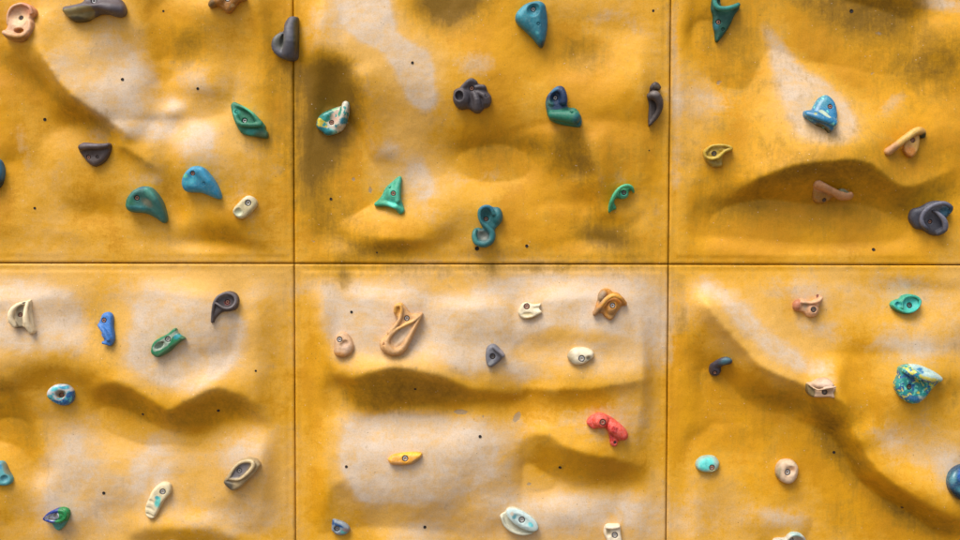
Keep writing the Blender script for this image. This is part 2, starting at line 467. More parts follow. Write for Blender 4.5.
# --- fresher, unrubbed paint
YL = np.zeros_like(gx)
for P, w, a in [([(150, -5), (158, 40), (165, 90), (172, 130)], 9, .8), ([(-5, 70), (40, 92), (80, 118), (120, 140), (150, 158)], 13, .6), ([(176, 30), (205, 50)], 16, .5),
                ([(172, 150), (178, 190), (184, 225)], 9, .6), ([(100, 190), (112, 225), (118, 255)], 10, .5), ([(200, 236), (240, 236)], 14, .6), ([(268, 0), (276, 70), (272, 120)], 14, .45),
                ([(0, 120), (8, 180), (4, 240)], 10, .5), ([(230, 30), (240, 60)], 14, .4), ([(60, 100), (90, 180), (70, 240)], 8, .35),
                ([(310, 80), (318, 150), (312, 230)], 20, .7), ([(340, 150), (348, 200), (372, 240)], 16, .6), ([(500, 0), (496, 60), (508, 110)], 22, .7), ([(560, 20), (566, 70), (610, 130), (630, 150)], 30, .8),
                ([(460, 150), (520, 150), (580, 170), (600, 230)], 24, .8), ([(520, 190), (540, 220), (610, 246)], 24, .7), ([(640, 100), (655, 200)], 20, .5), ([(452, 60), (450, 110)], 10, .4), ([(380, 232), (440, 236)], 16, .5),
                ([(690, 10), (730, 90), (740, 150)], 24, .7), ([(790, 20), (860, 60), (940, 70), (955, 150)], 36, .9), ([(690, 210), (760, 215), (850, 210), (950, 230)], 40, 1.0), ([(740, 180), (800, 165), (900, 185)], 20, .6),
                ([(90, 350), (100, 300), (118, 320), (112, 380)], 12, .6), ([(20, 380), (70, 376), (120, 400), (190, 410), (250, 410)], 18, .7), ([(10, 400), (34, 460)], 14, .6), ([(270, 290), (275, 420)], 14, .3), ([(180, 435), (215, 440)], 16, .35), ([(150, 536), (220, 536)], 14, .7),
                ([(308, 290), (312, 360), (318, 440), (316, 530)], 13, .9), ([(340, 390), (420, 395), (520, 400), (620, 395)], 18, .9), ([(530, 460), (600, 472), (650, 478)], 18, .7), ([(430, 285), (470, 286)], 8, .8), ([(510, 335), (600, 332)], 9, .5), ([(350, 505), (372, 545)], 12, .5),
                ([(690, 320), (700, 380), (760, 400)], 26, .9), ([(780, 430), (720, 400), (690, 470)], 30, .8), ([(800, 420), (840, 470), (900, 510), (950, 540)], 26, .9), ([(740, 480), (800, 490)], 20, .5), ([(860, 310), (850, 380), (880, 420)], 18, .5), ([(676, 280), (676, 520)], 8, .6), ([(880, 440), (930, 500)], 12, .4)]:
    YL = YL + a * line(P, w)
YL = np.clip(YL, 0, 1.2)
T += .30 * (fbm(gx / 60 + 3, gy / 42, 70., 2) - .5)

def blur(G, s):
    t = np.pad(G, 40, mode='edge')
    ky = 2 * np.pi * np.fft.fftfreq(t.shape[0], GS)[:, None]
    kx = 2 * np.pi * np.fft.fftfreq(t.shape[1], GS)[None, :]
    return np.real(np.fft.ifft2(np.fft.fft2(t) * np.exp(-.5 * s * s * (kx ** 2 + ky ** 2))))[40:-40, 40:-40]
T = 1.55 * blur(T, 1.4)
HB = blur(HB, 5)
UP = np.clip((268 - gy) / 6, 0, 1)
DB = blur(D, 13)
TAN = np.clip(1.25 * blur(W, 20) + .9 * (fbm(gx / 60, gy / 70, 50., 4) - .5) + .14 - .5 * blur(D, 10) - .75 * blur(YL, 5) + .20 - .10 * UP - .3 * DB, 0, 1.2)
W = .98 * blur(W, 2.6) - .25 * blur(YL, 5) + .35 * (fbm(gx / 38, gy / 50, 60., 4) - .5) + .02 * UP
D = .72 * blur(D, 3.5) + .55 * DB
# chipped spots
for (cx, cy, rx, ry, a, s) in [(461, 412, 7, 2.6, 0, 1), (517, 417, 3, 6, 30, 1), (353, 179, 2, 2.4, 0, .9), (370, 190, 2, 3.6, 0, .9),
                               (313, 241, 3.5, 1, 40, .8), (720, 82, 3.5, 2.4, -20, .7), (874, 73, 4, 1.2, -30, .7), (529, 485, 2.6, 1.8, 0, .9),
                               (347, 182, 1.2, 1, 0, .8), (483, 416, 1.2, 1.5, 0, 1), (418, 365, 1.3, 2, 20, .7), (880, 32, 6, 3, 20, .5),
                               (62, 310, 1.6, 1.2, 0, .8), (724, 290, 1, 1, 0, 1), (599, 453, 1, 3, 10, .6), (486, 500, 1.2, 1, 0, .9), (466, 412, 9, 1.2, 8, .4)]:
    CH = np.maximum(CH, s * blob(cx, cy, rx, ry, a, 4, warp=False))

def relief(T, lam=0.16, mu=1 / 130.0):
    t = np.pad(T, 120, mode='constant')
    ky = 2 * np.pi * np.fft.fftfreq(t.shape[0], GS)[:, None]
    kx = 2 * np.pi * np.fft.fftfreq(t.shape[1], GS)[None, :]
    H = np.fft.fft2(t) * (-1j * ky) / (ky ** 2 + lam * kx ** 2 + mu ** 2)
    return np.real(np.fft.ifft2(H))[120:-120, 120:-120]

_q = fbm(gx / 95 + 4, gy / 80, 90., 1)
CREASE = .040 * np.sqrt((2 * _q - 1) ** 2 + .004) - .014

SEAM_X = [-0.742 - 1.497, -0.742, 0.754, 0.754 + 1.497]
SEAM_Z = [ZC + 0.024 + 1.5, ZC + 0.024, ZC + 0.024 - 1.5]
GAP = 0.0019

def panel_window(X, Z, i, j):
    r = 1.0
    for k, e in enumerate((X - SEAM_X[i], SEAM_X[i + 1] - X, SEAM_Z[j] - Z, Z - SEAM_Z[j + 1])):
        wd = .04 + .16 * fbm(X * 2.2 + k * 9 + i * 3, Z * 2.2 + j * 5, k * 3.3, 2)
        t = np.clip((e - 0.020) / wd, 0, 1)
        r = r * t * t * (3 - 2 * t)
    return r

# relief solved panel by panel so that no bulge runs across a joint
gX = (gx - 480) * PX
gZ = ZC - (gy - 270) * PX
HG = {}
for i in range(3):
    for j in range(2):
        w = panel_window(gX, gZ, i, j)
        HG[i, j] = np.maximum(relief(T * w) * PX + .010 + (CREASE + 1.1 * HB) * w, -.024)

def bil(G, px, py):
    fx = np.clip((px - GX0) / GS, 0, gw - 1.001)
    fy = np.clip((py - GY0) / GS, 0, gh - 1.001)
    ix, iy = fx.astype(int), fy.astype(int)
    fx, fy = fx - ix, fy - iy
    return (G[iy, ix] * (1 - fx) * (1 - fy) + G[iy, ix + 1] * fx * (1 - fy) + G[iy + 1, ix] * (1 - fx) * fy + G[iy + 1, ix + 1] * fx * fy)

def height(X, Z, i=None, j=None):   # how far the skin stands out from the wall plane, metres
    X = np.asarray(X, float); Z = np.asarray(Z, float)
    if i is None:
        xm, zm = float(np.mean(X)), float(np.mean(Z))
        i = 0 if xm < SEAM_X[1] else (1 if xm < SEAM_X[2] else 2)
        j = 0 if zm > SEAM_Z[1] else 1
    px, py = to_px(X, Z)
    return bil(HG[i, j], px, py) * panel_window(X, Z, i, j) + 0.0

# ------------------------------------------------------------------ materials
def new_mat(name):
    m = bpy.data.materials.new(name)
    m.use_nodes = True
    nt = m.node_tree
    return m, nt, nt.nodes['Principled BSDF']

class N:
    def __init__(self, nt):
        self.nt = nt
    def link(self, a, b):
        self.nt.links.new(a, b)
    def node(self, t, **kw):
        n = self.nt.nodes.new(t)
        for k, v in kw.items():
            setattr(n, k, v)
        return n
    def noise(self, vec, scale, detail=4, rough=.55, dist=0.0):
        n = self.node('ShaderNodeTexNoise')
        n.inputs['Scale'].default_value = scale
        n.inputs['Detail'].default_value = detail
        n.inputs['Roughness'].default_value = rough
        n.inputs['Distortion'].default_value = dist
        self.link(vec, n.inputs['Vector'])
        return n.outputs['Fac']
    def math(self, op, a, b=0.0, c=0.0, clamp=False):
        n = self.node('ShaderNodeMath', operation=op, use_clamp=clamp)
        for i, v in enumerate((a, b, c)):
            if isinstance(v, (int, float)):
                n.inputs[i].default_value = v
            else:
                self.link(v, n.inputs[i])
        return n.outputs[0]
    def remap(self, v, a, b, c=0.0, d=1.0, smooth=True):
        n = self.node('ShaderNodeMapRange', interpolation_type='SMOOTHSTEP' if smooth else 'LINEAR')
        self.link(v, n.inputs[0])
        for i, x in enumerate((a, b, c, d)):
            n.inputs[i + 1].default_value = x
        return n.outputs[0]
    def mix(self, f, a, b, mode='MIX'):
        n = self.node('ShaderNodeMix', data_type='RGBA', blend_type=mode)
        for s, v in ((n.inputs[0], f), (n.inputs[6], a), (n.inputs[7], b)):
            if isinstance(v, (int, float)):
                s.default_value = v
            elif isinstance(v, tuple):
                s.default_value = (*v, 1)
            else:
                self.link(v, s)
        return n.outputs[2]

def wall_material():
    m, nt, bs = new_mat('weathered_ochre_paint')
    n = N(nt)
    co = n.node('ShaderNodeNewGeometry').outputs['Position']
    at = n.node('ShaderNodeAttribute', attribute_name='wear')  # wear, stains, chips and the painted shade of hollows
    sp = n.node('ShaderNodeSeparateColor')
    n.link(at.outputs['Color'], sp.inputs[0])
    Wa, Da, Ca = sp.outputs
    Ta = at.outputs['Alpha']
    big = n.noise(co, 3.2, 5, .6, .3)
    mid = n.noise(co, 14, 5, .65, .4)
    fine = n.noise(co, 90, 3, .7)
    grain = n.noise(co, 210, 3, .85)
    mp = n.node('ShaderNodeMapping')
    mp.inputs['Scale'].default_value = (26, 26, 2.6)
    n.link(co, mp.inputs[0])
    streak = n.noise(mp.outputs[0], 1.0, 4, .6, .5)
    mp2 = n.node('ShaderNodeMapping')
    mp2.inputs['Scale'].default_value = (70, 70, 9)
    n.link(co, mp2.inputs[0])
    streak2 = n.noise(mp2.outputs[0], 1.0, 3, .6, .3)
    brush = n.noise(co, 9, 6, .68, 1.6)
    mp3 = n.node('ShaderNodeMapping')
    mp3.inputs['Rotation'].default_value = (0, math.radians(35), 0)
    mp3.inputs['Scale'].default_value = (7, 7, 34)
    n.link(co, mp3.inputs[0])
    rub = n.noise(mp3.outputs[0], 1.0, 5, .7, .8)
    # paint body
    yel = n.mix(n.remap(big, .35, .68), (.600, .272, .003), (.735, .352, .003))
    yel = n.mix(n.math('MULTIPLY', n.remap(streak, .5, .8), .4), yel, (.53, .232, .003))
    # rubbed and chalked patches
    w1 = n.math('ADD', n.math('MINIMUM', Wa, .95), n.math('MULTIPLY', n.math('SUBTRACT', mid, .5), .65))
    w1 = n.math('ADD', w1, n.math('MULTIPLY', n.math('SUBTRACT', brush, .5), .95))
    w1 = n.math('ADD', w1, n.math('MULTIPLY', n.math('SUBTRACT', rub, .5), .60))
    w1 = n.math('ADD', w1, n.math('MULTIPLY', n.math('SUBTRACT', big, .5), .5))
    w1 = n.math('ADD', w1, n.math('MULTIPLY', n.math('SUBTRACT', fine, .5), .35))
    w1 = n.math('ADD', w1, n.math('MULTIPLY', n.math('SUBTRACT', streak2, .5), .30))
    t1 = n.math('ADD', Ta, n.math('MULTIPLY', n.math('SUBTRACT', mid, .5), .8))
    t1 = n.math('ADD', t1, n.math('MULTIPLY', n.math('SUBTRACT', fine, .5), .6))
    t1 = n.math('ADD', t1, n.math('MULTIPLY', n.math('SUBTRACT', brush, .5), 1.0))
    t1 = n.math('ADD', t1, n.math('MULTIPLY', n.math('SUBTRACT', rub, .5), .5))
    t1 = n.math('ADD', t1, n.math('MULTIPLY', n.math('SUBTRACT', streak2, .5), .4))
    c = n.mix(n.math('MULTIPLY', n.remap(t1, .05, .50), .85), yel, (.740, .382, .026))
    c = n.mix(n.math('MULTIPLY', n.remap(t1, .38, 1.0), .75), c, (.73, .425, .105))
    c = n.mix(n.math('MULTIPLY', n.remap(w1, .30, 1.0), .85), c, (.660, .465, .262))
    c = n.mix(n.math('MULTIPLY', n.remap(w1, .70, 1.35), .70), c, (.66, .590, .520))
    # grime, together with the shade painted into hollows and under lips
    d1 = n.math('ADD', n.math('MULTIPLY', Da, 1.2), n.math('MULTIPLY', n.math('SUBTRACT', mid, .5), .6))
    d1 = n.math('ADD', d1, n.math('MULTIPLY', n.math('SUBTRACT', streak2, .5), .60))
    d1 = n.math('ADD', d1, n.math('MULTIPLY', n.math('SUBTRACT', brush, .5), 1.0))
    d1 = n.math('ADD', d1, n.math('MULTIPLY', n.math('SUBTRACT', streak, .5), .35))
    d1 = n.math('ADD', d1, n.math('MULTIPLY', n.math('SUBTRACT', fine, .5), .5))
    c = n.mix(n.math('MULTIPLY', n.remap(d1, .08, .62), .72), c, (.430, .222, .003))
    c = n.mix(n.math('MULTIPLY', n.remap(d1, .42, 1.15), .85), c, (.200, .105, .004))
    # hairline dark speckle, pale specks
    c = n.mix(n.math('MULTIPLY', n.remap(grain, .55, .78), .42), c, (.28, .15, .03))
    vo = n.node('ShaderNodeTexVoronoi')
    vo.inputs['Scale'].default_value = 46
    n.link(co, vo.inputs['Vector'])
    speck = n.math('MULTIPLY', n.remap(vo.outputs['Distance'], .10, .05), n.remap(mid, .50, .56))
    c = n.mix(n.math('MULTIPLY', speck, .75), c, (.80, .70, .56))
    vo2 = n.node('ShaderNodeTexVoronoi')
    vo2.inputs['Scale'].default_value = 31
    n.link(co, vo2.inputs['Vector'])
    pit = n.math('MULTIPLY', n.remap(vo2.outputs['Distance'], .075, .04), n.remap(big, .52, .56))
    c = n.mix(n.math('MULTIPLY', pit, .7), c, (.12, .07, .02))
    # chips to the grey laminate
    ch = n.math('ADD', Ca, n.math('MULTIPLY', n.math('SUBTRACT', fine, .5), .9))
    chf = n.remap(ch, .42, .60)
    c = n.mix(n.math('MULTIPLY', chf, .65), c, n.mix(fine, (.20, .17, .12), (.38, .33, .26)))
    gain = n.remap(grain, .25, .75, .80, 1.20, False)
    gc = n.node('ShaderNodeCombineColor')
    for k in range(3):
        n.link(gain, gc.inputs[k])
    c = n.mix(1.0, c, gc.outputs[0], 'MULTIPLY')
    n.link(c, bs.inputs['Base Color'])
    n.link(n.remap(brush, .3, .7, .42, .72), bs.inputs['Roughness'])
    bs.inputs['Specular IOR Level'].default_value = .35
    b1 = n.node('ShaderNodeBump')
    b1.inputs['Strength'].default_value = .5
    b1.inputs['Distance'].default_value = .0006
    n.link(n.math('ADD', grain, n.math('MULTIPLY', fine, 1.5)), b1.inputs['Height'])
    b2 = n.node('ShaderNodeBump')
    b2.inputs['Strength'].default_value = .6
    b2.inputs['Distance'].default_value = .0028
    n.link(n.math('SUBTRACT', n.math('ADD', mid, n.math('MULTIPLY', streak, .4)), n.math('MULTIPLY', chf, .5)), b2.inputs['Height'])
    n.link(b1.outputs[0], b2.inputs['Normal'])
    n.link(b2.outputs[0], bs.inputs['Normal'])
    return m

def resin_material(name, rough=.42, grit=.5, dust=.35):
    m, nt, bs = new_mat(name)
    n = N(nt)
    tc = n.node('ShaderNodeTexCoord').outputs['Object']
    at = n.node('ShaderNodeAttribute', attribute_name='pigment').outputs['Color']
    a = n.noise(tc, 38, 4, .6, .2)
    f = n.noise(tc, 160, 3, .7)
    g = n.noise(tc, 520, 2, .7)
    hsv = n.node('ShaderNodeHueSaturation')
    n.link(at, hsv.inputs['Color'])
    n.link(n.remap(a, .3, .7, .78, 1.16, False), hsv.inputs['Value'])
    n.link(n.remap(f, .3, .7, 1.06, .84, False), hsv.inputs['Saturation'])
    c = n.mix(n.math('MULTIPLY', n.remap(f, .56, .78), dust), hsv.outputs[0], (.50, .44, .36))
    c = n.mix(n.math('MULTIPLY', n.remap(a, .58, .80), .28), c, (.10, .08, .05))
    n.link(c, bs.inputs['Base Color'])
    n.link(n.remap(f, .3, .7, rough - .08, rough + .16), bs.inputs['Roughness'])
    bs.inputs['Specular IOR Level'].default_value = .45
    b = n.node('ShaderNodeBump')
    b.inputs['Strength'].default_value = grit
    b.inputs['Distance'].default_value = .0012
    n.link(n.math('ADD', f, g), b.inputs['Height'])
    n.link(b.outputs[0], bs.inputs['Normal'])
    return m

def metal_material(name, col, rough, metallic=1.0, rust=None):
    m, nt, bs = new_mat(name)
    n = N(nt)
    tc = n.node('ShaderNodeTexCoord').outputs['Object']
    a = n.noise(tc, 300, 3, .6)
    c = n.mix(n.remap(a, .45, .62), col, rust if rust else tuple(x * .6 for x in col))
    n.link(c, bs.inputs['Base Color'])
    bs.inputs['Metallic'].default_value = metallic
    n.link(n.remap(a, .3, .7, rough - .1, rough + .15), bs.inputs['Roughness'])
    return m

M_WALL = wall_material()
M_RES = resin_material('polyester_resin_satin', .42, .7, .14)
M_GLOSS = resin_material('polyester_resin_polished', .24, .25, .12)
M_STEEL = metal_material('zinc_plated_steel', (.62, .60, .58), .45, .5, (.22, .20, .18))
M_RUST = metal_material('rusty_copper_steel', (.50, .25, .17), .5, .3, (.20, .08, .05))
M_DARK = metal_material('blackened_steel', (.16, .14, .13), .5, .5, (.12, .07, .04))
M_HOLE = metal_material('dark_insert_gap_shade', (.012, .010, .009), .8, .0, (.03, .02, .012))  # bolt holes, and the dark ring painted as gap shade round bolts
M_FRAME = metal_material('black_painted_steel', (.02, .017, .012), .6, .2, (.05, .03, .015))

def ground_material():
    m, nt, bs = new_mat('wood_chip_ground')
    n = N(nt)
    co = n.node('ShaderNodeNewGeometry').outputs['Position']
    a = n.noise(co, 30, 5, .7)
    v = n.node('ShaderNodeTexVoronoi')
    v.inputs['Scale'].default_value = 40
    n.link(co, v.inputs['Vector'])
    c = n.mix(n.remap(a, .3, .7), (.16, .11, .07), (.34, .26, .18))
    c = n.mix(n.math('MULTIPLY', n.remap(v.outputs['Distance'], 0, .5), .5), c, (.08, .055, .035))
    n.link(c, bs.inputs['Base Color'])
    bs.inputs['Roughness'].default_value = .9
    b = n.node('ShaderNodeBump')
    b.inputs['Distance'].default_value = .02
    n.link(v.outputs['Distance'], b.inputs['Height'])
    n.link(b.outputs[0], bs.inputs['Normal'])
    return m

# ------------------------------------------------------------------ mesh helpers
def mesh_obj(name, V, Fq, mat, parent=None, smooth=True, attr=None, loc=None):
    me = bpy.data.meshes.new(name)
    V = np.asarray(V, np.float32)
    if isinstance(Fq, np.ndarray) and Fq.ndim == 2:
        k = Fq.shape[1]
        me.vertices.add(len(V))
        me.vertices.foreach_set('co', V.ravel())
        me.loops.add(Fq.size)
        me.loops.foreach_set('vertex_index', Fq.ravel().astype(np.int32))
        me.polygons.add(len(Fq))
        me.polygons.foreach_set('loop_start', np.arange(0, Fq.size, k, dtype=np.int32))
        me.update(calc_edges=True)
    else:
        me.from_pydata([tuple(v) for v in V], [], [list(map(int, f)) for f in Fq])
        me.update()
    if attr is not None:
        a = me.color_attributes.new(attr[0], 'FLOAT_COLOR', 'POINT')
        buf = np.ones((len(V), 4), np.float32)
        buf[:, :np.shape(attr[1])[1]] = attr[1]
        a.data.foreach_set('color', buf.ravel())
    me.polygons.foreach_set('use_smooth', np.full(len(me.polygons), smooth))
    me.materials.append(mat)
    o = bpy.data.objects.new(name, me)
    COL.objects.link(o)
    if parent is not None:
        o.parent = parent
    if loc is not None:
        o.location = loc
    return o

def root(name, loc, label, cat, group=None):
    o = bpy.data.objects.new(name, None)
    o.empty_display_size = .05
    COL.objects.link(o)
    o.location = loc
    o['label'] = label
    o['category'] = cat
    if group:
        o['group'] = group
    return o

# ------------------------------------------------------------------ ground and backing frame
g = mesh_obj('ground', [(-60, -60, 0), (60, -60, 0), (60, 60, 0), (-60, 60, 0)], [(0, 1, 2, 3)], ground_material(), smooth=False)
g['kind'] = 'structure'

def box(V, F, x0, x1, y0, y1, z0, z1):
    b = len(V)
    V += [(x0, y0, z0), (x1, y0, z0), (x1, y1, z0), (x0, y1, z0), (x0, y0, z1), (x1, y0, z1), (x1, y1, z1), (x0, y1, z1)]
    F += [(b + a, b + c, b + d, b + e) for a, c, d, e in ((0, 3, 2, 1), (4, 5, 6, 7), (0, 1, 5, 4), (1, 2, 6, 5), (2, 3, 7, 6), (3, 0, 4, 7))]

fr = root('support_frame', (0, .08, 0), 'dark steel frame behind the yellow panels, seen only as a black line in their joints', 'frame')
for k, x in enumerate(SEAM_X):
    V, F = [], []
    box(V, F, x - .05, x + .05, -.045, .03, 0, SEAM_Z[0])
    mesh_obj('post', V, F, M_FRAME, fr, False)
for z in SEAM_Z:
    for k in range(3):
        V, F = [], []
        box(V, F, SEAM_X[k] + .05, SEAM_X[k + 1] - .05, -.042, .02, z - .05, z + .05)
        mesh_obj('crossbar', V, F, M_FRAME, fr, False)

# ------------------------------------------------------------------ the six panels
HOLES = {
    (0, 0): [(45.3, 119.6, 1), (122.8, 79.6, 1), (198, 88.8, .9), (163.7, 11.3, .7), (35.3, 208.2, .8)],
    (1, 0): [(412.5, 63, .9), (331, 199, .9), (526.7, 246, 1), (477, 248.5, 1.35), (649, 150.5, .5), (653, 11, .8), (377, 252.5, .6)],
    (2, 0): [(851, 11.3, 1.2), (873, 249.5, 1.1)],
    (0, 1): [(256, 370.6, .7), (143.2, 414, .8), (218.8, 410.3, 1), (104.2, 492.8, 1)],
    (1, 1): [(415.3, 388.9, .8), (346.5, 466.4, .9), (480.1, 436.3, 1), (424.9, 526.8, 1), (559.9, 467.2, 1), (351.7, 311.9, .9)],
    (2, 1): [(833.4, 452, .9), (901.4, 507, .9)],
}
PLAB = {
    (0, 0): 'upper left yellow wall panel with a diagonal pale fold running under the grey two-lobed hold',
    (1, 0): 'upper middle yellow wall panel with a chalky white patch and an olive hollow by the marbled hold',
    (2, 0): 'upper right yellow wall panel with a long undercut wave below the blue marbled hold',
    (0, 1): 'lower left wall panel with worn pale skin and a heart-shaped ochre hollow',
    (1, 1): 'lower middle wall panel, the palest, with grey chips under its dark yellow undercut',
    (2, 1): 'lower right yellow wall panel crossed by a steep diagonal ridge',
}

def skin(X, Z, i, j):
    X = np.asarray(X, float); Z = np.asarray(Z, float)
    x0, x1 = SEAM_X[i] + GAP, SEAM_X[i + 1] - GAP
    z1, z0 = SEAM_Z[j] - GAP, SEAM_Z[j + 1] + GAP
    e = np.minimum(np.minimum(X - x0, x1 - X), np.minimum(Z - z0, z1 - Z))
    rim = .0035 * np.sqrt(np.clip(1 - np.clip(1 - e / .002, 0, 1) ** 2, 0, 1))
    wob = .004 * (fbm(X * 9 + i * 5, Z * 9 + j * 7, 3.0) - .5) + .0022 * (fbm(X * 30, Z * 30, 5.0) - .5)
    step = .004 * np.clip(2.2 * (fbm(X * 2, Z * 2, 7.7 + i + 3 * j, 2) - .3), 0, 1.3) / (1 + np.exp(-(e - .030) / .0022))
    return height(X, Z, i, j) + rim + step + wob, e

def surface_point(px, py, extra=0.0):
    out = 0.03
    for _ in range(12):
        P = on_plane(px, py, out + extra)
        out = float(height(P[0], P[2]))
    P = on_plane(px, py, out + extra)
    return P, out

def make_panel(i, j):
    x0, x1 = SEAM_X[i] + GAP, SEAM_X[i + 1] - GAP
    z1, z0 = SEAM_Z[j] - GAP, SEAM_Z[j + 1] + GAP
    n = 262
    t = np.linspace(0, 1, n)
    r = root('wall_panel', ((x0 + x1) / 2, 0, z0), PLAB[i, j], 'climbing wall panel', 'moulded climbing wall panels')
    X, Z = np.meshgrid(x0 + (x1 - x0) * t, z0 + (z1 - z0) * t)
    Hh, e = skin(X, Z, i, j)
    Y = -Hh
    V = np.stack([X - (x0 + x1) / 2, Y, Z - z0], -1).reshape(-1, 3)
    idx = np.arange(n * n).reshape(n, n)
    Q = np.stack([idx[:-1, :-1], idx[:-1, 1:], idx[1:, 1:], idx[1:, :-1]], -1).reshape(-1, 4)
    ring = np.concatenate([idx[0, :-1], idx[:-1, -1], idx[-1, :0:-1], idx[:0:-1, 0]])
    back = V[ring].copy()
    back[:, 1] = .032
    b0 = len(V)
    m = len(ring)
    k = np.arange(m)
    side = np.stack([ring[k], b0 + k, b0 + (k + 1) % m, ring[(k + 1) % m]], -1)
    px, py = to_px(X, Z)
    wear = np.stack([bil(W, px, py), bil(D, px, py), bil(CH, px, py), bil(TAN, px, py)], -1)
    # edges of the panels are scuffed and dirty along the joint
    edge = np.exp(-(e / .012) ** 2)
    wear[..., 1] += .30 * edge * fbm(X * 30, Z * 30, 9.)
    wear[..., 0] += .22 * np.exp(-((e - .012) / .006) ** 2) * fbm(X * 14, Z * 14, 4.)
    wear = wear.reshape(-1, 4)
    wr = np.concatenate([wear, np.tile([[0, .9, 0, 0]], (m, 1))])
    mesh_obj('panel_skin', np.concatenate([V, back]), np.concatenate([Q, side]), M_WALL, r, attr=('wear', np.clip(wr, 0, 1.5)))
    for hx, hy, s in HOLES[i, j]:
        P, o = surface_point(hx, hy)
        d = .004
        gxx = (height(P[0] + d, P[2], i, j) - height(P[0] - d, P[2], i, j)) / (2 * d)
        gzz = (height(P[0], P[2] + d, i, j) - height(P[0], P[2] - d, i, j)) / (2 * d)
        nrm = Vector((gxx, -1, gzz)).normalized() * -1
        nrm = Vector((-float(gxx), -1, -float(gzz))).normalized()
        rr = .0056 * s
        V2, F2 = [], []
        prof = [(1.15, -.5), (1.15, .10), (1.05, .16), (.9, .10), (.86, -.02), (.0, -.06)]
        ns = 16
        for q, (a, w) in enumerate(prof):
            for u in range(ns):
                th = 2 * math.pi * u / ns
                V2.append((rr * a * math.cos(th), rr * a * math.sin(th), rr * w))
        for q in range(len(prof) - 1):
            for u in range(ns):
                F2.append((q * ns + u, q * ns + (u + 1) % ns, (q + 1) * ns + (u + 1) % ns, (q + 1) * ns + u))
        h = mesh_obj('bolt_hole', V2, F2, M_HOLE, r)
        h.rotation_euler = nrm.to_track_quat('Z', 'Y').to_euler()
        h.location = (P[0] - r.location.x, -float(skin(P[0], P[2], i, j)[0]) - .0006, P[2] - z0)
for i in range(3):
    for j in range(2):
        make_panel(i, j)

# ------------------------------------------------------------------ holds: implicit bodies meshed with surface nets
def surface_nets(F, o, st):
    nx, ny, nz = F.shape
    ins = F < 0
    acc = np.zeros((nx - 1, ny - 1, nz - 1, 3), np.float32)
    cnt = np.zeros((nx - 1, ny - 1, nz - 1), np.float32)
    def sl(a, b, c):
        return (slice(a, nx - 1 + a), slice(b, ny - 1 + b), slice(c, nz - 1 + c))
    for ax in range(3):
        oth = [k for k in range(3) if k != ax]
        for p in (0, 1):
            for q in (0, 1):
                c0 = [0, 0, 0]; c0[oth[0]] = p; c0[oth[1]] = q
                c1 = list(c0); c1[ax] = 1
                f0, f1 = F[sl(*c0)], F[sl(*c1)]
                cr = (f0 < 0) != (f1 < 0)
                t = np.where(cr, f0 / np.where(cr, f0 - f1, 1), 0)
                for k in range(3):
                    acc[..., k] += np.where(cr, (t if k == ax else c0[k]), 0)
                cnt += cr
    act = cnt > 0
    idx = np.full(act.shape, -1, np.int64)
    n = int(act.sum())
    idx[act] = np.arange(n)
    ii = np.argwhere(act)
    V = (ii + acc[act] / cnt[act][:, None]) * st + np.array(o)
    Q = []
    for ax in range(3):
        b, c = (ax + 1) % 3, (ax + 2) % 3
        sh = [slice(None)] * 3
        s0 = list(sh); s0[ax] = slice(0, -1); s1 = list(sh); s1[ax] = slice(1, None)
        a0, a1 = ins[tuple(s0)], ins[tuple(s1)]
        e = np.argwhere(a0 != a1)
        e = e[(e[:, b] > 0) & (e[:, c] > 0) & (e[:, b] < F.shape[b] - 1) & (e[:, c] < F.shape[c] - 1)]
        flip = a0[tuple(e.T)]
        def cell(db, dc):
            k = e.copy(); k[:, b] += db; k[:, c] += dc
            return idx[tuple(k.T)]
        q = np.stack([cell(-1, -1), cell(0, -1), cell(0, 0), cell(-1, 0)], -1)
        q[~flip] = q[~flip][:, ::-1]
        Q.append(q)
    return V, np.concatenate(Q)

def smin(a, b, k):
    h = np.clip(.5 + .5 * (b - a) / k, 0, 1)
    return b * (1 - h) + a * h - k * h * (1 - h)

def smax(a, b, k):
    return -smin(-a, -b, k)

def f_ell(X, Y, Wg, c, r, ang=0):
    cs, sn = math.cos(math.radians(ang)), math.sin(math.radians(ang))
    u, v, w = X - c[0], Y - c[1], Wg - c[2]
    u, v = u * cs + v * sn, -u * sn + v * cs
    k0 = np.sqrt((u / r[0]) ** 2 + (v / r[1]) ** 2 + (w / r[2]) ** 2)
    return (k0 - 1) * min(r) if False else k0 * (k0 - 1) / (np.sqrt((u / r[0] ** 2) ** 2 + (v / r[1] ** 2) ** 2 + (w / r[2] ** 2) ** 2) + 1e-6)

def f_cap(X, Y, Wg, P, sub=3):
    P = np.asarray(P, float)
    if len(P) > 2:
        P = catmull(P, sub, closed=False)
    best = None
    for a, b in zip(P[:-1], P[1:]):
        e = b[:3] - a[:3]
        L = float(e @ e) + 1e-9
        t = np.clip(((X - a[0]) * e[0] + (Y - a[1]) * e[1] + (Wg - a[2]) * e[2]) / L, 0, 1)
        d = np.sqrt((X - a[0] - e[0] * t) ** 2 + (Y - a[1] - e[1] * t) ** 2 + (Wg - a[2] - e[2] * t) ** 2) - (a[3] + (b[3] - a[3]) * t)
        best = d if best is None else np.minimum(best, d)
    return best

def lin(c):
    return tuple(((x / 255) / 12.92 if x <= 10 else ((x / 255 + .055) / 1.055) ** 2.4) for x in c)

ALB = 0.95
def pig(c):
    v = np.array([min(.85, x * ALB) + .005 for x in lin(c)])
    if v[0] > v[1] > v[2] and v[0] > .12 and v[1] > .2 * v[0]:
        v = v ** np.array([.88, .82, .86])
    elif v[1] > v[0] * 1.3:
        v = v * .84 + .16 * v.mean()
    if v[2] > v[0] * 1.5:
        v = v * np.array([.5, 1.2, 1.05])
    return v

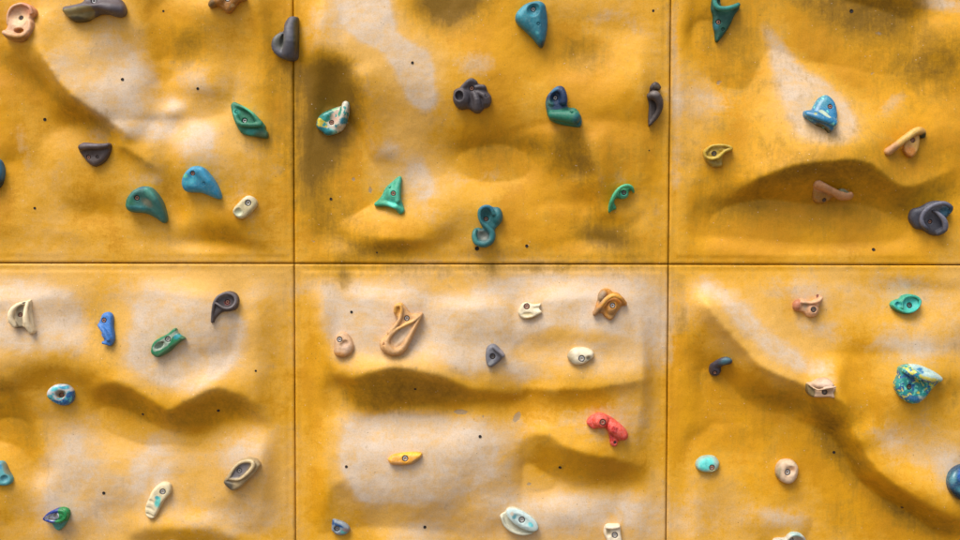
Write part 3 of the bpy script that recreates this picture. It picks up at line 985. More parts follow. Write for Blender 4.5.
def bolt_mesh(s):
    """socket-head cap screw with a hexagonal recess, s = head radius in metres"""
    ns = 24
    rings = []
    def ring(r, z, hexa=False):
        R = []
        for k in range(ns):
            th = 2 * math.pi * k / ns
            q = r
            if hexa:
                m = (th + math.pi / 6) % (math.pi / 3) - math.pi / 6
                q = r * math.cos(math.pi / 6) / math.cos(m)
            R.append((q * math.cos(th), q * math.sin(th), z))
        rings.append(R)
    ring(1 * s, -2.2 * s); ring(1 * s, -.12 * s); ring(.90 * s, 0); ring(.60 * s, 0); ring(.55 * s, -.06 * s, True)
    ring(.60 * s, -1.3 * s, True); ring(.01 * s, -1.4 * s)
    V = [v for R in rings for v in R]
    F = [(a * ns + k, a * ns + (k + 1) % ns, (a + 1) * ns + (k + 1) % ns, (a + 1) * ns + k) for a in range(len(rings) - 1) for k in range(ns)]
    return V, F

NHOLD = 0
def hold(label, outline, h, color, prims=(), bolts=(), plugs=(), paint=(), dome=5.0, base=.35, tilt=(0, 0), mat=None, step=.5, warp=1.0, anchor=None):
    """outline in photograph pixels; prims sculpt it: ('U'|'S', 'ell'|'cap', args, k)"""
    global NHOLD
    NHOLD += 1
    O = np.asarray(outline, float)
    cx, cy = (O.min(0) + O.max(0)) / 2
    if anchor:
        cx, cy = anchor
    pad = 2.5
    x0, y0 = O.min(0) - pad
    x1, y1 = O.max(0) + pad
    wtop = h * 1.35 + 3
    for p in prims:
        if p[0] == 'U':
            if p[1] == 'cap':
                for q in p[2]:
                    x0, x1 = min(x0, q[0] - q[3] - 1), max(x1, q[0] + q[3] + 1)
                    y0, y1 = min(y0, q[1] - q[3] - 1), max(y1, q[1] + q[3] + 1)
                    wtop = max(wtop, q[2] + q[3] + 1.5)
            else:
                c, r = p[2][0], p[2][1]
                m = max(r[0], r[1])
                x0, x1 = min(x0, c[0] - m - 1), max(x1, c[0] + m + 1)
                y0, y1 = min(y0, c[1] - m - 1), max(y1, c[1] + m + 1)
                wtop = max(wtop, c[2] + r[2] + 1.5)
    EMB = 6.0
    xs = np.arange(x0, x1 + step, step); ys = np.arange(y0, y1 + step, step); ws = np.arange(-EMB - 1, wtop, step)
    Xg, Yg, Wg = [a.astype(np.float32) for a in np.meshgrid(xs, ys, ws, indexing='ij')]
    X2, Y2 = Xg[:, :, 0], Yg[:, :, 0]
    d2 = sd_poly(catmull(O, 5), X2, Y2)
    t = np.clip(-d2 / dome, 0, 1)
    top = h * (base + (1 - base) * np.sqrt(np.clip(1 - (1 - t) ** 2, 0, 1)))
    top = top * (1 + tilt[0] * (X2 - cx) / 20 + tilt[1] * (Y2 - cy) / 20)
    top = top + .5 * (fbm(X2 / 7, Y2 / 7, NHOLD * 1.7) - .5)
    F = smax(np.repeat(d2[:, :, None], len(ws), 2) + .3, (Wg - top[:, :, None]) * .75, 1.6)
    for p in prims:
        f = f_ell(Xg, Yg, Wg, *p[2]) if p[1] == 'ell' else f_cap(Xg, Yg, Wg, p[2])
        F = smin(F, f, p[3]) if p[0] == 'U' else smax(F, -f, p[3])
    def top_at(bx, by):
        ix = int(round((bx - xs[0]) / step)); iy = int(round((by - ys[0]) / step))
        ix = min(max(ix, 0), len(xs) - 1); iy = min(max(iy, 0), len(ys) - 1)
        colv = np.where(F[ix, iy] < 0)[0]
        return ws[colv[-1]] if len(colv) else 1.0
    bz = []
    for b in bolts:
        w = top_at(b[0], b[1]) - .2
        rad = b[2] if len(b) > 2 else 1.75
        bz.append(w)
        cyl = np.maximum(np.sqrt((Xg - b[0]) ** 2 + (Yg - b[1]) ** 2) - (rad + .55), (w - 1.5) - Wg)
        F = smax(F, -cyl, .35)
    pz = []
    for b in plugs:
        w = top_at(b[0], b[1]) - .1
        pz.append(w)
        cyl = np.maximum(np.sqrt((Xg - b[0]) ** 2 + (Yg - b[1]) ** 2) - 1.55, (w - 1.1) - Wg)
        F = smax(F, -cyl, .25)
    F = np.maximum(F, -(Wg + EMB))
    V, Q = surface_nets(F, (xs[0], ys[0], ws[0]), step)
    # place it on the skin
    P, out = surface_point(cx, cy, h * .35 * PX)
    s = (out + h * .35 * PX + np.linalg.norm(_C - P)) / np.linalg.norm(_C - P) * 0 + (P[1] - _C[1]) / (ray(cx, cy)[1]) / _F
    rr = max(x1 - x0, y1 - y0) * .35 * s
    xs_, zs_ = P[0], P[2]
    Hc = float(height(xs_, zs_))
    sx = float(height(xs_ + rr, zs_) - height(xs_ - rr, zs_)) / (2 * rr)
    sz = float(height(xs_, zs_ + rr) - height(xs_, zs_ - rr)) / (2 * rr)
    sx, sz = max(-.5, min(.5, sx)), max(-.5, min(.5, sz))
    Hc = .5 * Hc + .125 * sum(float(height(xs_ + a * rr, zs_ + b * rr)) for a, b in ((1, 0), (-1, 0), (0, 1), (0, -1)))
    r = root('climbing_hold', (P[0], -(Hc + .006), P[2]), label, 'climbing hold', 'climbing holds bolted to the wall')
    def loc(x, y, w):
        dx, dz = (x - cx) * s, -(y - cy) * s
        return np.stack([dx, -(sx * dx + sz * dz) - w * s, dz], -1)
    body = loc(V[:, 0], V[:, 1], V[:, 2])
    # pigment
    vx = V[:, 0] + warp * 3 * (fbm(V[:, 0] / 5, V[:, 1] / 5, V[:, 2] / 5 + NHOLD) - .5)
    vy = V[:, 1] + warp * 3 * (fbm(V[:, 0] / 5 + 9, V[:, 1] / 5, V[:, 2] / 5 + NHOLD) - .5)
    C = np.tile(pig(color), (len(V), 1))
    for pt in paint:
        if pt[0] == 'b':
            _, bx, by, rx, ry, ang, colr, soft = pt
            c_, s_ = math.cos(math.radians(ang)), math.sin(math.radians(ang))
            u = ((vx - bx) * c_ + (vy - by) * s_) / rx
            v = (-(vx - bx) * s_ + (vy - by) * c_) / ry
            a = np.clip((1 - np.sqrt(u * u + v * v)) / soft + .5, 0, 1)
        elif pt[0] == 'p':
            a = np.clip(-sd_poly(catmull(pt[1], 4), vx, vy) / pt[3] + .5, 0, 1); colr = pt[2]
        elif pt[0] == 'n':      # marbling: scale, threshold, colour, softness, seed
            _, sc, th, colr, soft, seed = pt
            q = fbm(vx / sc + seed * 3.3, vy / sc, V[:, 2] / sc + seed * 7.7, 3)
            a = np.clip((q - th) / soft, 0, 1)
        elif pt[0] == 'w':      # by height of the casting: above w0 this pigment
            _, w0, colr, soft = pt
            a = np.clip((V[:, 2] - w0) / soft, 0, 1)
        a = (a * a * (3 - 2 * a))[:, None]
        C = C * (1 - a) + pig(colr) * a
    mesh_obj('grip', body, Q, mat or M_RES, r, attr=('pigment', C))
    tq = Vector((-sx * .5, -1, -sz * .5)).normalized().to_track_quat('Z', 'Y').to_euler()
    for b, w in zip(bolts, bz):
        rad = b[2] if len(b) > 2 else 1.75
        bm = {'s': M_STEEL, 'r': M_RUST, 'd': M_DARK}[b[3] if len(b) > 3 else 's']
        Vb, Fb = bolt_mesh(rad * .92 * s)
        o = mesh_obj('bolt', Vb, Fb, bm, r)
        o.location = loc(np.array(b[0]), np.array(b[1]), np.array(w - .15))
        o.rotation_euler = tq
        for po in o.data.polygons:
            po.use_smooth = False
        ns = 24
        q = rad * .93 * s
        Vw = [(q * a * math.cos(2 * math.pi * k / ns), q * a * math.sin(2 * math.pi * k / ns), q * z) for a, z in ((1.02, -.3), (1.02, -.22), (1.26, -.22), (1.26, -.5)) for k in range(ns)]
        Fw = [(u * ns + k, (u + 1) * ns + k, (u + 1) * ns + (k + 1) % ns, u * ns + (k + 1) % ns) for u in range(3) for k in range(ns)]
        gap_ring = mesh_obj('gap_shade_ring', Vw, Fw, M_HOLE, r, smooth=False)  # added black ring, stands in for shade in the gap round the head
        gap_ring.location = o.location
        gap_ring.rotation_euler = tq
    for b, w in zip(plugs, pz):
        ns = 20
        Vp = [(a * s * math.cos(2 * math.pi * k / ns), a * s * math.sin(2 * math.pi * k / ns), z * s) for a, z in ((1.1, -1.2), (1.1, -.1), (.98, 0), (.01, .05)) for k in range(ns)]
        Fp = [(q * ns + k, q * ns + (k + 1) % ns, (q + 1) * ns + (k + 1) % ns, (q + 1) * ns + k) for q in range(3) for k in range(ns)]
        dd = np.argmin((V[:, 0] - b[0]) ** 2 + (V[:, 1] - b[1]) ** 2 + (V[:, 2] - w) ** 2)
        o = mesh_obj('screw_plug', Vp, Fp, mat or M_RES, r, attr=('pigment', np.tile(C[dd] * .9, (len(Vp), 1))))
        o.location = loc(np.array(b[0]), np.array(b[1]), np.array(w - .25))
        o.rotation_euler = tq
    return r, loc, s, tq

# ---- top left panel
hold('peach cup-shaped hold in the top left corner, dark pocket in its lower lip',
     [(10.2, 11.5), (16, 5.3), (24, 2.9), (31, 4.9), (36.4, 9.8), (37.2, 14.7), (34.2, 19), (36.3, 24), (35.6, 31), (32, 38), (26.7, 42.5), (19.6, 43), (9.8, 40), (4.9, 36.4), (4.4, 32), (8, 27.6), (7.8, 19.6)],
     8, (214, 150, 104),
     [('S', 'ell', ((21.5, 16, 11), (10.5, 11, 6.5)), 1.5),
      ('U', 'cap', [(9.5, 24, 6, 1.3), (9.8, 16, 8, 1.4), (13, 9, 9, 1.5), (19, 5.6, 9, 1.5), (26, 5.2, 9, 1.6), (32.5, 8.5, 9, 1.8), (34.5, 14, 8, 1.8)], 1.5),
      ('U', 'cap', [(7, 33.5, 8, 2.2), (16, 37, 9, 2.6), (26, 37.5, 9, 2.8), (32.5, 31.5, 9, 2.8), (32.5, 24.5, 8, 2.4)], 2),
      ('S', 'ell', ((22, 31.8, 8), (5.0, 2.6, 9)), .8), ('S', 'ell', ((29, 25, 11), (2, 4, 4), 20), 1.5)],
     [(22.5, 18.5, 1.8, 'd')], paint=[('b', 31, 9, 9, 6, 40, (205, 125, 85), .9), ('b', 18, 41, 18, 5, 0, (176, 112, 40), .9), ('b', 22, 22, 8, 7, 0, (224, 178, 128), 1)])
hold('large grey two-lobed hold at the top edge, its left lobe tan',
     [(65.4, 9.6), (65.6, 13.5), (69.8, 18.8), (75.8, 22.7), (83.3, 22.9), (90, 21), (96, 17.3), (102, 14.6), (109.5, 15), (115.5, 16.9), (121.5, 17.6), (126, 15), (127.1, 9.8), (125.3, 4.5), (122, 0), (114, -5), (104, -8), (94, -7), (87, -2), (83, 2.5), (75, 6.5)],
     11, (92, 84, 88),
     [('U', 'cap', [(68, 10.5, 7, 3), (80, 10, 11, 4), (92, 7.5, 13, 4), (103, 7, 12, 4), (114, 9, 12, 5), (121, 10, 9, 5)], 4), ('S', 'ell', ((96, 0, 17), (9, 6, 7), 0), 3), ('S', 'cap', [(100, 22, 12, 4), (108, 20, 13, 3)], 4)],
     [(96.2, 2.3, 2.3, 's')], paint=[('p', [(64, 11), (80, 9.5), (95, 8), (96, 16), (90, 25), (70, 25), (62, 16)], (128, 106, 62), 2), ('b', 78, 21, 14, 3, 0, (72, 64, 40), .9)], dome=8)
hold('brown star-shaped hold cut by the top edge of the picture', [(208.5, 4.3), (210.4, 8), (213.5, 7.8), (218.3, 6.3), (222.6, 9.4), (226.3, 12.8), (229.3, 13.4), (233, 11), (237.3, 5.5), (241.6, 2), (246.5, 1), (247, -2.5), (238, -6), (228, -10), (218, -6), (211, -1)],
     9, (168, 98, 18), [('U', 'cap', [(211, 4.5, 4, 2.5), (222, 1, 9, 3)], 2.5), ('S', 'cap', [(216, 12, 5, 3), (217, 8, 6, 2)], 2)],
     [(229, .3, 2.2, 's')], paint=[('b', 211, 4, 5, 4, 0, (110, 72, 30), .9), ('b', 233.5, 6.5, 2, 1.2, -50, (225, 170, 90), .8)])
hold('dark grey ear-shaped hold overlapping the joint between the upper left and upper middle panels',
     [(289.8, 17.7), (296.6, 17), (299, 19), (299.4, 34), (299, 54), (297, 60), (290.5, 61.3), (281.9, 58.5), (275.2, 52), (272.6, 45), (274, 39.7), (278.9, 34.8), (284, 31), (284.8, 24)],
     8, (84, 84, 92), [('U', 'cap', [(293.5, 22, 5, 4.6), (291.5, 31, 9, 6.2), (292, 43, 12, 6.6), (290, 53.5, 9, 6.5)], 2.5),
                       ('U', 'cap', [(291, 56, 8, 4.5), (283, 55, 7, 4), (276.5, 49, 6, 3.6), (277, 41, 6, 3.4), (282, 36, 5, 3)], 2), ('S', 'ell', ((283.8, 42, 8), (2.4, 6.5, 4), 10), 1.5)],
     paint=[('b', 281, 42, 6, 7, 0, (104, 98, 92), 1), ('b', 298, 35, 3, 18, 0, (66, 66, 44), .8)])
hold('green fin-shaped hold with a stepped lower edge, right side of upper left panel',
     [(231.6, 104.5), (235.3, 102.3), (244.1, 106.1), (252.7, 111.6), (260.3, 119.3), (265.4, 125.3), (265.9, 129.5), (268.4, 133), (268, 137.8), (264.6, 138.7), (254.4, 137.2), (244.1, 135), (239.9, 131.2), (235.6, 123.6), (232.6, 115), (231.2, 107.8)],
     6, (52, 120, 90), [('U', 'cap', [(234.5, 106, 5, 2.2), (236.5, 115, 7, 2.4), (241, 123.5, 9, 2.6), (252, 125.5, 10, 2.6), (262, 125, 9, 2.4)], 2.5),
                         ('U', 'cap', [(235.5, 104.5, 5, 1.8), (245, 109, 8, 2), (254, 115.5, 9, 2.2), (261.5, 123.5, 9, 2.4)], 2),
                         ('S', 'cap', [(239, 109, 9.5, 1.6), (247, 114.5, 11, 3.6), (253, 120, 12, 3.2)], 1.5), ('S', 'cap', [(242, 130, 8, 1), (254, 130.5, 8.5, 1.1), (267, 129.8, 8, 1)], .8)],
     [(245.6, 121, 2.0, 's')], [(237.8, 112.6)], paint=[('b', 253, 132.5, 7, 2.5, 5, (30, 150, 140), .9), ('b', 237.8, 112.5, 3, 3, 0, (60, 165, 145), .8), ('b', 262, 135.5, 8, 4, 0, (60, 100, 60), 1), ('b', 250, 109.5, 10, 2, 38, (92, 176, 134), .9)])
hold('dark brown wedge hold with a straight top edge, left part of the upper left panel',
     [(79.1, 147.3), (81, 143.5), (85, 142.1), (93.2, 142.9), (102.1, 143.4), (110, 142.7), (112.8, 144.9), (112.1, 151), (108.7, 158.4), (103.6, 163.6), (97.6, 166.6), (93.2, 166.4), (88, 162.5), (82.8, 156.2), (79.5, 151.8)],
     7, (82, 66, 60), [('U', 'cap', [(83, 147.5, 8, 3), (92, 147, 10, 3), (102, 147, 10, 2.8), (109.5, 145.8, 8, 2.2)], 3), ('S', 'ell', ((93, 156, 14), (12, 4.5, 7), 0), 3)],
     [(90, 157.7, 1.7, 'r')], [(99.2, 157.4)], paint=[('b', 96, 144, 16, 2.4, 0, (112, 104, 112), .8)])
hold('grey-green comma hold with a drooping point, below and right of the dark brown wedge',
     [(126.7, 203.1), (128.4, 197.8), (133.3, 191.6), (139.6, 187.6), (146.7, 186), (152.9, 187.6), (158.2, 193.3), (162.7, 201.3), (165.3, 210.2), (166.9, 218.2), (165.3, 222.7), (161.8, 223.1), (155.6, 218.7), (149.3, 215.1), (142.2, 213.3), (134.2, 212.9), (128.9, 211.1), (126.4, 207.1)],
     11, (70, 108, 106), [('S', 'ell', ((142, 200, 17), (11, 8, 7), 20), 3), ('U', 'cap', [(150, 191, 9, 3), (157, 200, 10, 3.4), (161.5, 211, 8, 3), (163.5, 219, 5, 2.2)], 3)],
     [(139.3, 198.1, 2.1, 'r')], paint=[('b', 131, 205, 6, 8, 0, (66, 118, 92), .9), ('b', 149, 203, 6, 3, 40, (112, 116, 92), 1), ('b', 146, 187.5, 6, 2, 0, (20, 100, 128), .8), ('b', 139, 208, 8, 3, 10, (66, 128, 142), .9), ('b', 152, 193, 4, 7, -30, (100, 140, 130), 1)], dome=7)
hold('bright blue comma hold pointing down right, beside the small cream hold',
     [(181.5, 182.2), (183.7, 175.3), (188.8, 169.4), (193.9, 166.4), (200.7, 166), (206.7, 169), (212.7, 176.2), (217.8, 184.7), (221.2, 193.2), (221.6, 197.5), (219.5, 199.6), (214.4, 198.4), (208.4, 195.8), (201.6, 193.2), (194.8, 192.8), (186.2, 192), (182.4, 188.1)],
     11, (14, 134, 188), [('S', 'ell', ((193, 177, 17), (9, 7, 6.5), -35), 3), ('U', 'cap', [(203, 172, 9, 4), (210, 182, 10, 4), (216, 192, 7, 3)], 4)],
     [(194.8, 173.7, 1.9, 'r')], [(206.4, 183.6)], paint=[('b', 191, 182, 7, 4, -20, (56, 160, 196), 1.2), ('b', 187, 176, 2.5, 1.6, -40, (110, 180, 150), 1)], dome=7)
hold('small cream pill-shaped hold with a round dish, right of the bright blue comma hold',
     [(233.7, 208.7), (237.3, 204), (243.3, 198), (248, 195.3), (252.7, 196.3), (256.7, 200), (257.7, 204), (255.3, 208.7), (250, 214.7), (245.3, 218.3), (240.7, 219.3), (236, 216.7), (233.3, 212.7)],
     6.5, (206, 184, 132), [('S', 'ell', ((239.4, 211.8, 8.5), (4.6, 4.3, 4.2)), .8)], [(248.9, 203, 2.5, 's')], paint=[('b', 240, 213, 4, 4, 0, (186, 184, 148), 1), ('b', 248, 198, 8, 3, 0, (226, 208, 168), 1)], dome=4)
hold('dark-bottomed blue hold cut by the left edge, level with the dark brown wedge',
     [(4.5, 172), (3.2, 164), (0, 159), (-6, 156.5), (-13, 159), (-18, 167), (-19, 177), (-15, 186), (-8, 190), (-2, 189), (2.5, 183)],
     11, (16, 104, 158), [], [(-9, 170, 2, 's')], paint=[('b', 0, 186, 12, 7, 0, (26, 50, 70), 1)], dome=8)
# ---- top middle panel
hold('marbled teal, yellow and cream hold with a white horn, in the olive hollow',
     [(316.4, 125.1), (317.8, 118.9), (322.2, 113.6), (329.3, 110), (336.4, 107.3), (341.8, 105.6), (343.6, 102), (347.1, 100.9), (350.7, 102.9), (351.4, 107.3), (349.8, 114.4), (347.1, 122.4), (343.6, 129.6), (337.3, 133.6), (327.6, 135.8), (322.2, 132.2), (317.8, 128.7)],
     9, (206, 196, 176), [('U', 'cap', [(346.5, 105.5, 8, 3.6), (344.5, 114, 10, 3.6), (340, 124, 9, 4)], 3), ('S', 'ell', ((331, 121, 15), (7, 6, 6), -40), 3)],
     [(332.4, 123.1, 1.9, 'r')],
     paint=[('p', [(318, 119), (322, 112), (330, 108.5), (334, 112), (333, 119), (329, 123), (320, 121)], (0, 118, 104), 1), ('p', [(317, 120), (322, 119), (327.5, 123.5), (327.5, 128), (321, 127), (317, 124.5)], (212, 182, 24), 1),
            ('p', [(315, 125), (320, 126.5), (327, 129), (326, 132), (320, 131)], (12, 106, 146), 1), ('b', 336.5, 117, 4, 7, 10, (214, 170, 146), .7), ('b', 341, 112, 1.6, 5, 5, (30, 140, 120), .7),
            ('b', 344.5, 121.5, 3.6, 3, -20, (40, 138, 172), .6), ('b', 335, 109, 4, 1.3, -15, (120, 186, 120), .8), ('b', 330, 132, 7, 2.5, 0, (170, 210, 216), 1), ('b', 337, 126.5, 1.5, 1.2, 0, (60, 150, 180), .7), ('n', 3.2, .58, (50, 146, 150), .05, 3), ('b', 326, 132, 8, 3, 10, (20, 130, 150), .8)], mat=M_GLOSS, warp=1.3)
hold('dark grey knobbly hold with a round pocket, near the middle of the upper middle panel',
     [(453.1, 93), (454.9, 89.6), (460.2, 86.9), (465.6, 81.6), (470, 78.2), (474.4, 78.9), (478.4, 83.3), (482, 84.5), (486, 86), (487.8, 91.3), (491.3, 95.8), (491.8, 101.1), (489.6, 106.4), (484.2, 109.1), (480.7, 112.7), (476.2, 113.6), (472.7, 111.8), (468.2, 109.1), (461.1, 110), (455.8, 106.4), (453.4, 100)],
     6.5, (80, 74, 78), [('U', 'ell', ((461.5, 99, 5), (8.5, 10, 8), -10), 1.5), ('S', 'ell', ((459.3, 96.5, 12), (4.3, 5.2, 8), -10), 1),
                       ('U', 'cap', [(474, 94, 6, 2.5), (477, 101, 8, 3.6), (477.5, 108, 6, 4.4)], 1.2), ('U', 'cap', [(478, 93, 6, 2), (485, 97, 7, 3), (486.5, 102, 5, 4)], 1.2),
                       ('U', 'cap', [(476, 88, 6, 1.8), (483, 87.5, 6, 2.4), (485, 90, 4, 2)], 1.0), ('U', 'cap', [(463, 88, 5, 2.5), (470, 82, 6, 2.8), (475, 83, 5, 2.4)], 1.5)],
     [(471.7, 89, 2.0, 'r')], [(486.2, 96.4)])
hold('teal-blue teardrop hold with a recessed bolt at the top edge, pointing down',
     [(514.8, 17.6), (517.1, 12), (523.6, 5.6), (531, 2.3), (539.3, 1.4), (544.9, 4.6), (546.7, 11.1), (547.9, 20.4), (547.5, 30.6), (545.8, 39.8), (543.5, 46.3), (540.7, 47.7), (537.5, 44.4), (531, 37), (522.7, 29.6), (516.2, 23.1)],
     13, (26, 118, 148), [('S', 'ell', ((533, 11, 15), (6.2, 7.5, 7), 30), 1.5), ('S', 'ell', ((548, 22, 18), (7, 20, 7)), 4)],
     [(533, 10.2, 2.0, 's')], [(538, 25.3)], paint=[('b', 523, 15, 8, 8, 0, (62, 138, 168), 1.2), ('b', 543, 22, 4, 18, 0, (8, 100, 136), 1), ('b', 537, 34, 2, 1.3, 0, (100, 160, 180), .9), ('b', 543, 45, 5, 4, 0, (20, 60, 78), 1)], dome=8)
hold('two-tone hold, navy blue above and green below, right of centre in the upper middle panel',
     [(545.2, 103.1), (546.7, 96.4), (551.5, 90.1), (557.3, 86), (563, 86.7), (566.4, 92.5), (567.4, 101.2), (568.3, 107), (574.6, 107.9), (579, 111.8), (581.8, 118.5), (581.8, 124.3), (578.5, 127.7), (566.9, 126.2), (557.3, 123.8), (550.5, 120.5), (547.6, 115.6), (546.2, 109.9)],
     7, (30, 46, 96), [('U', 'cap', [(551, 103, 7, 3), (552, 94, 9, 2), (557, 90.5, 10, 2.3), (562, 94, 10, 3.6), (563, 102, 9, 4)], 2), ('S', 'ell', ((554.5, 100, 13), (5.5, 7, 7), 20), 1.5),
                       ('U', 'cap', [(552, 115.5, 8, 4), (561, 116.5, 9, 5.5), (573, 118, 9, 7)], 1)],
     [(555, 98.3, 1.9, 's')], [(571, 112.7)], paint=[('p', [(545, 110.5), (558, 109.5), (570, 107.5), (576, 106), (584, 112), (584, 130), (560, 130), (545, 120)], (0, 112, 92), 1), ('b', 577, 121, 6, 6, 0, (0, 96, 112), 1), ('b', 549, 105, 4, 5, 0, (76, 100, 106), 1), ('b', 553, 91, 6, 1.6, -40, (30, 96, 150), .8)], dome=5)
hold('dark grey curled claw-shaped hold close to the joint right of the two-tone hold',
     [(646, 98), (648, 93), (649, 88), (653, 84), (658, 84), (660.5, 88), (658, 92), (661, 98), (662.3, 105), (660.5, 114), (654, 122), (648.3, 127), (647.6, 115), (648, 105)],
     3.5, (72, 62, 58), [('U', 'cap', [(651.5, 88.5, 5, 3), (654.5, 86.3, 6, 3.6), (657.5, 88, 5, 2.8)], 1), ('U', 'cap', [(649.5, 97, 6, 4), (654, 96.5, 8, 5), (658, 102, 8, 4.2), (658.7, 109, 7, 3.2), (655.5, 117, 5, 2.4), (649.5, 124.5, 3, 1.5)], 1)],
     paint=[('b', 656, 88, 3, 2, 0, (110, 92, 80), .9), ('b', 653, 94, 4, 3, 0, (104, 86, 84), .9)], dome=3)
hold('mint green three-pointed hold at the lower left of the upper middle panel',
     [(374.2, 205.1), (376.6, 201.2), (381.4, 195.5), (385.3, 187.7), (392, 181.5), (397.8, 176.7), (400.7, 175.9), (402.1, 178.6), (401.8, 187.3), (401.6, 197.9), (404, 205.6), (405.3, 210.4), (402.6, 214.2), (399.2, 214.2), (394.9, 209.4), (387.2, 207), (378.5, 207)],
     6, (66, 160, 134), [('U', 'cap', [(376.5, 204, 2.5, 2), (384, 203.5, 5, 2.2), (391, 205, 7, 2.5), (397, 207, 7, 2.8), (401.5, 210.5, 4, 2.8)], 1.5), ('U', 'cap', [(400, 179, 3, 1.6), (397, 188, 7, 3.5), (398, 200, 8, 3)], 2),
                       ('U', 'ell', ((393, 194, 4), (7, 9, 7), 10), 2), ('S', 'ell', ((393, 203, 13.5), (5, 4, 5)), 1.5)],
     [(394.1, 193.6, 2.0, 'r')], [(390, 187.2)], paint=[('b', 393.5, 203, 5, 4, 0, (96, 200, 184), .8), ('b', 380, 202, 6, 4, -30, (52, 150, 112), 1)], dome=4)
hold('slate-teal S-shaped hold with two dishes, at the bottom of the upper middle panel',
     [(477.4, 213.6), (479.7, 207.3), (485.9, 205.1), (493.2, 206.6), (498.4, 208.4), (502.5, 214.6), (502, 220.8), (498.4, 226), (495.3, 230.2), (496.1, 236.4), (493.2, 243.6), (485.9, 247.8), (477.6, 246.8), (472.4, 241.6), (471.6, 234.3), (473.5, 229.1), (478.2, 227.2), (482.3, 228.1), (479.7, 222.9)],
     6, (48, 104, 116), [('U', 'cap', [(493.5, 214, 9, 2), (490.5, 208, 9, 2), (485, 206.8, 9, 2), (480.3, 210, 9, 2), (479.6, 216, 9, 2), (482, 222, 9, 2.2), (487.5, 227.5, 9, 2.6), (492, 233, 9, 3), (491, 240, 9, 3.2), (484.5, 244, 8.5, 3), (477, 242.5, 8, 3), (474.3, 236, 7.5, 2.6), (475.5, 231, 6, 2)], 1.2),
                       ('U', 'ell', ((497, 216, 3), (5.5, 9, 7)), 1.5), ('S', 'ell', ((486.3, 216.5, 10), (5, 7, 6)), 1), ('S', 'ell', ((483, 235.5, 9), (5.5, 5, 5.5), 20), 1)],
     [(486, 219, 1.9, 'r')], paint=[('b', 486, 207, 10, 2.8, 8, (0, 100, 138), .9), ('b', 483, 235.5, 6, 5, 20, (128, 134, 124), .8), ('b', 474, 238, 3, 8, 0, (70, 118, 118), 1)], dome=4)
hold('light green crescent hold lying in a round hollow, lower right of the upper middle panel',
     [(608.3, 213), (608, 205), (611, 196), (616, 189), (622, 185), (629, 184.3), (633, 188), (634.2, 193.5), (630, 191), (627, 196), (622, 199.5), (617, 198.5), (614.3, 202), (616.7, 208.5), (612.5, 211)],
     4, (62, 150, 104), [('U', 'cap', [(609.5, 211, 3, 1.3), (610.5, 203, 6, 1.7), (614, 194.5, 7.5, 2), (619.5, 188, 8, 1.8), (626, 185.8, 8, 1.7), (631, 187.8, 7, 1.5), (633, 192, 4, 1.1)], 1), ('U', 'ell', ((622.8, 194, 3), (5.5, 5, 5.5)), 1)],
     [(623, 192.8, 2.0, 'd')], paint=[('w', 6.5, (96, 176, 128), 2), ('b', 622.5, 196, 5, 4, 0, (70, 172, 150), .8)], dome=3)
# ---- top right panel
hold('dark teal forked hold at the top edge, its lower point bolted to the wall',
     [(710, 5.3), (711, -1), (714, -7), (719, -7), (720.3, 1), (722, 7.6), (729.1, 6), (736.2, 3.5), (739.3, 5.3), (738.9, 9.8), (734.4, 16), (730.9, 24), (725.6, 32.9), (720.2, 40), (717.1, 42.5), (714.9, 40.9), (714, 32.9), (712.2, 24.9), (712.2, 16.9), (710, 10.7)],
     6, (14, 78, 66), [('U', 'cap', [(714.5, -6, 9, 2), (712.6, 3, 10, 2.3), (715.5, 9.3, 11, 2.5), (723, 10.6, 11, 2.5), (731, 8.7, 10, 2.4), (736.5, 6, 8, 2.2)], 1.2), ('S', 'ell', ((718.8, 2, 9), (3, 5, 8)), 1)],
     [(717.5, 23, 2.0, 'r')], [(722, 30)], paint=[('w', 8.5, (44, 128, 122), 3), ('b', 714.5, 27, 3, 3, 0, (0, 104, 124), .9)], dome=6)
hold('blue marbled hold with a white flash and blunt left horn, upper right panel',
     [(803, 114), (804.5, 110.5), (811, 109.5), (814, 105), (819, 98), (826, 94.2), (831, 96), (835.5, 102), (837, 110), (836.8, 118), (834.5, 126), (830, 132), (826, 134), (821, 131), (814, 125), (807, 119.5), (803.5, 117)],
     9, (6, 112, 172), [('U', 'cap', [(806, 114, 9, 3.2), (814, 116.5, 11, 4), (823, 120, 12, 4.4), (830, 123, 10, 4.5)], 2), ('S', 'ell', ((819, 131.5, 4), (9, 5, 6), 30), 1.5)],
     [(829, 107, 1.9, 'r')], paint=[('p', [(817, 111), (821, 111), (826, 115), (826.5, 119), (822, 117.5), (818, 114.5)], (190, 208, 180), 1.5), ('b', 823, 101, 8, 6, -45, (86, 134, 170), 1.2), ('b', 821, 129, 9, 4, 35, (96, 88, 50), .8),
                                    ('b', 834, 124, 1.4, 7, 25, (170, 196, 170), .8), ('n', 4, .69, (150, 190, 190), .05, 5), ('b', 812, 115, 2, 1.5, 0, (150, 160, 90), .9)], mat=M_GLOSS, dome=7)
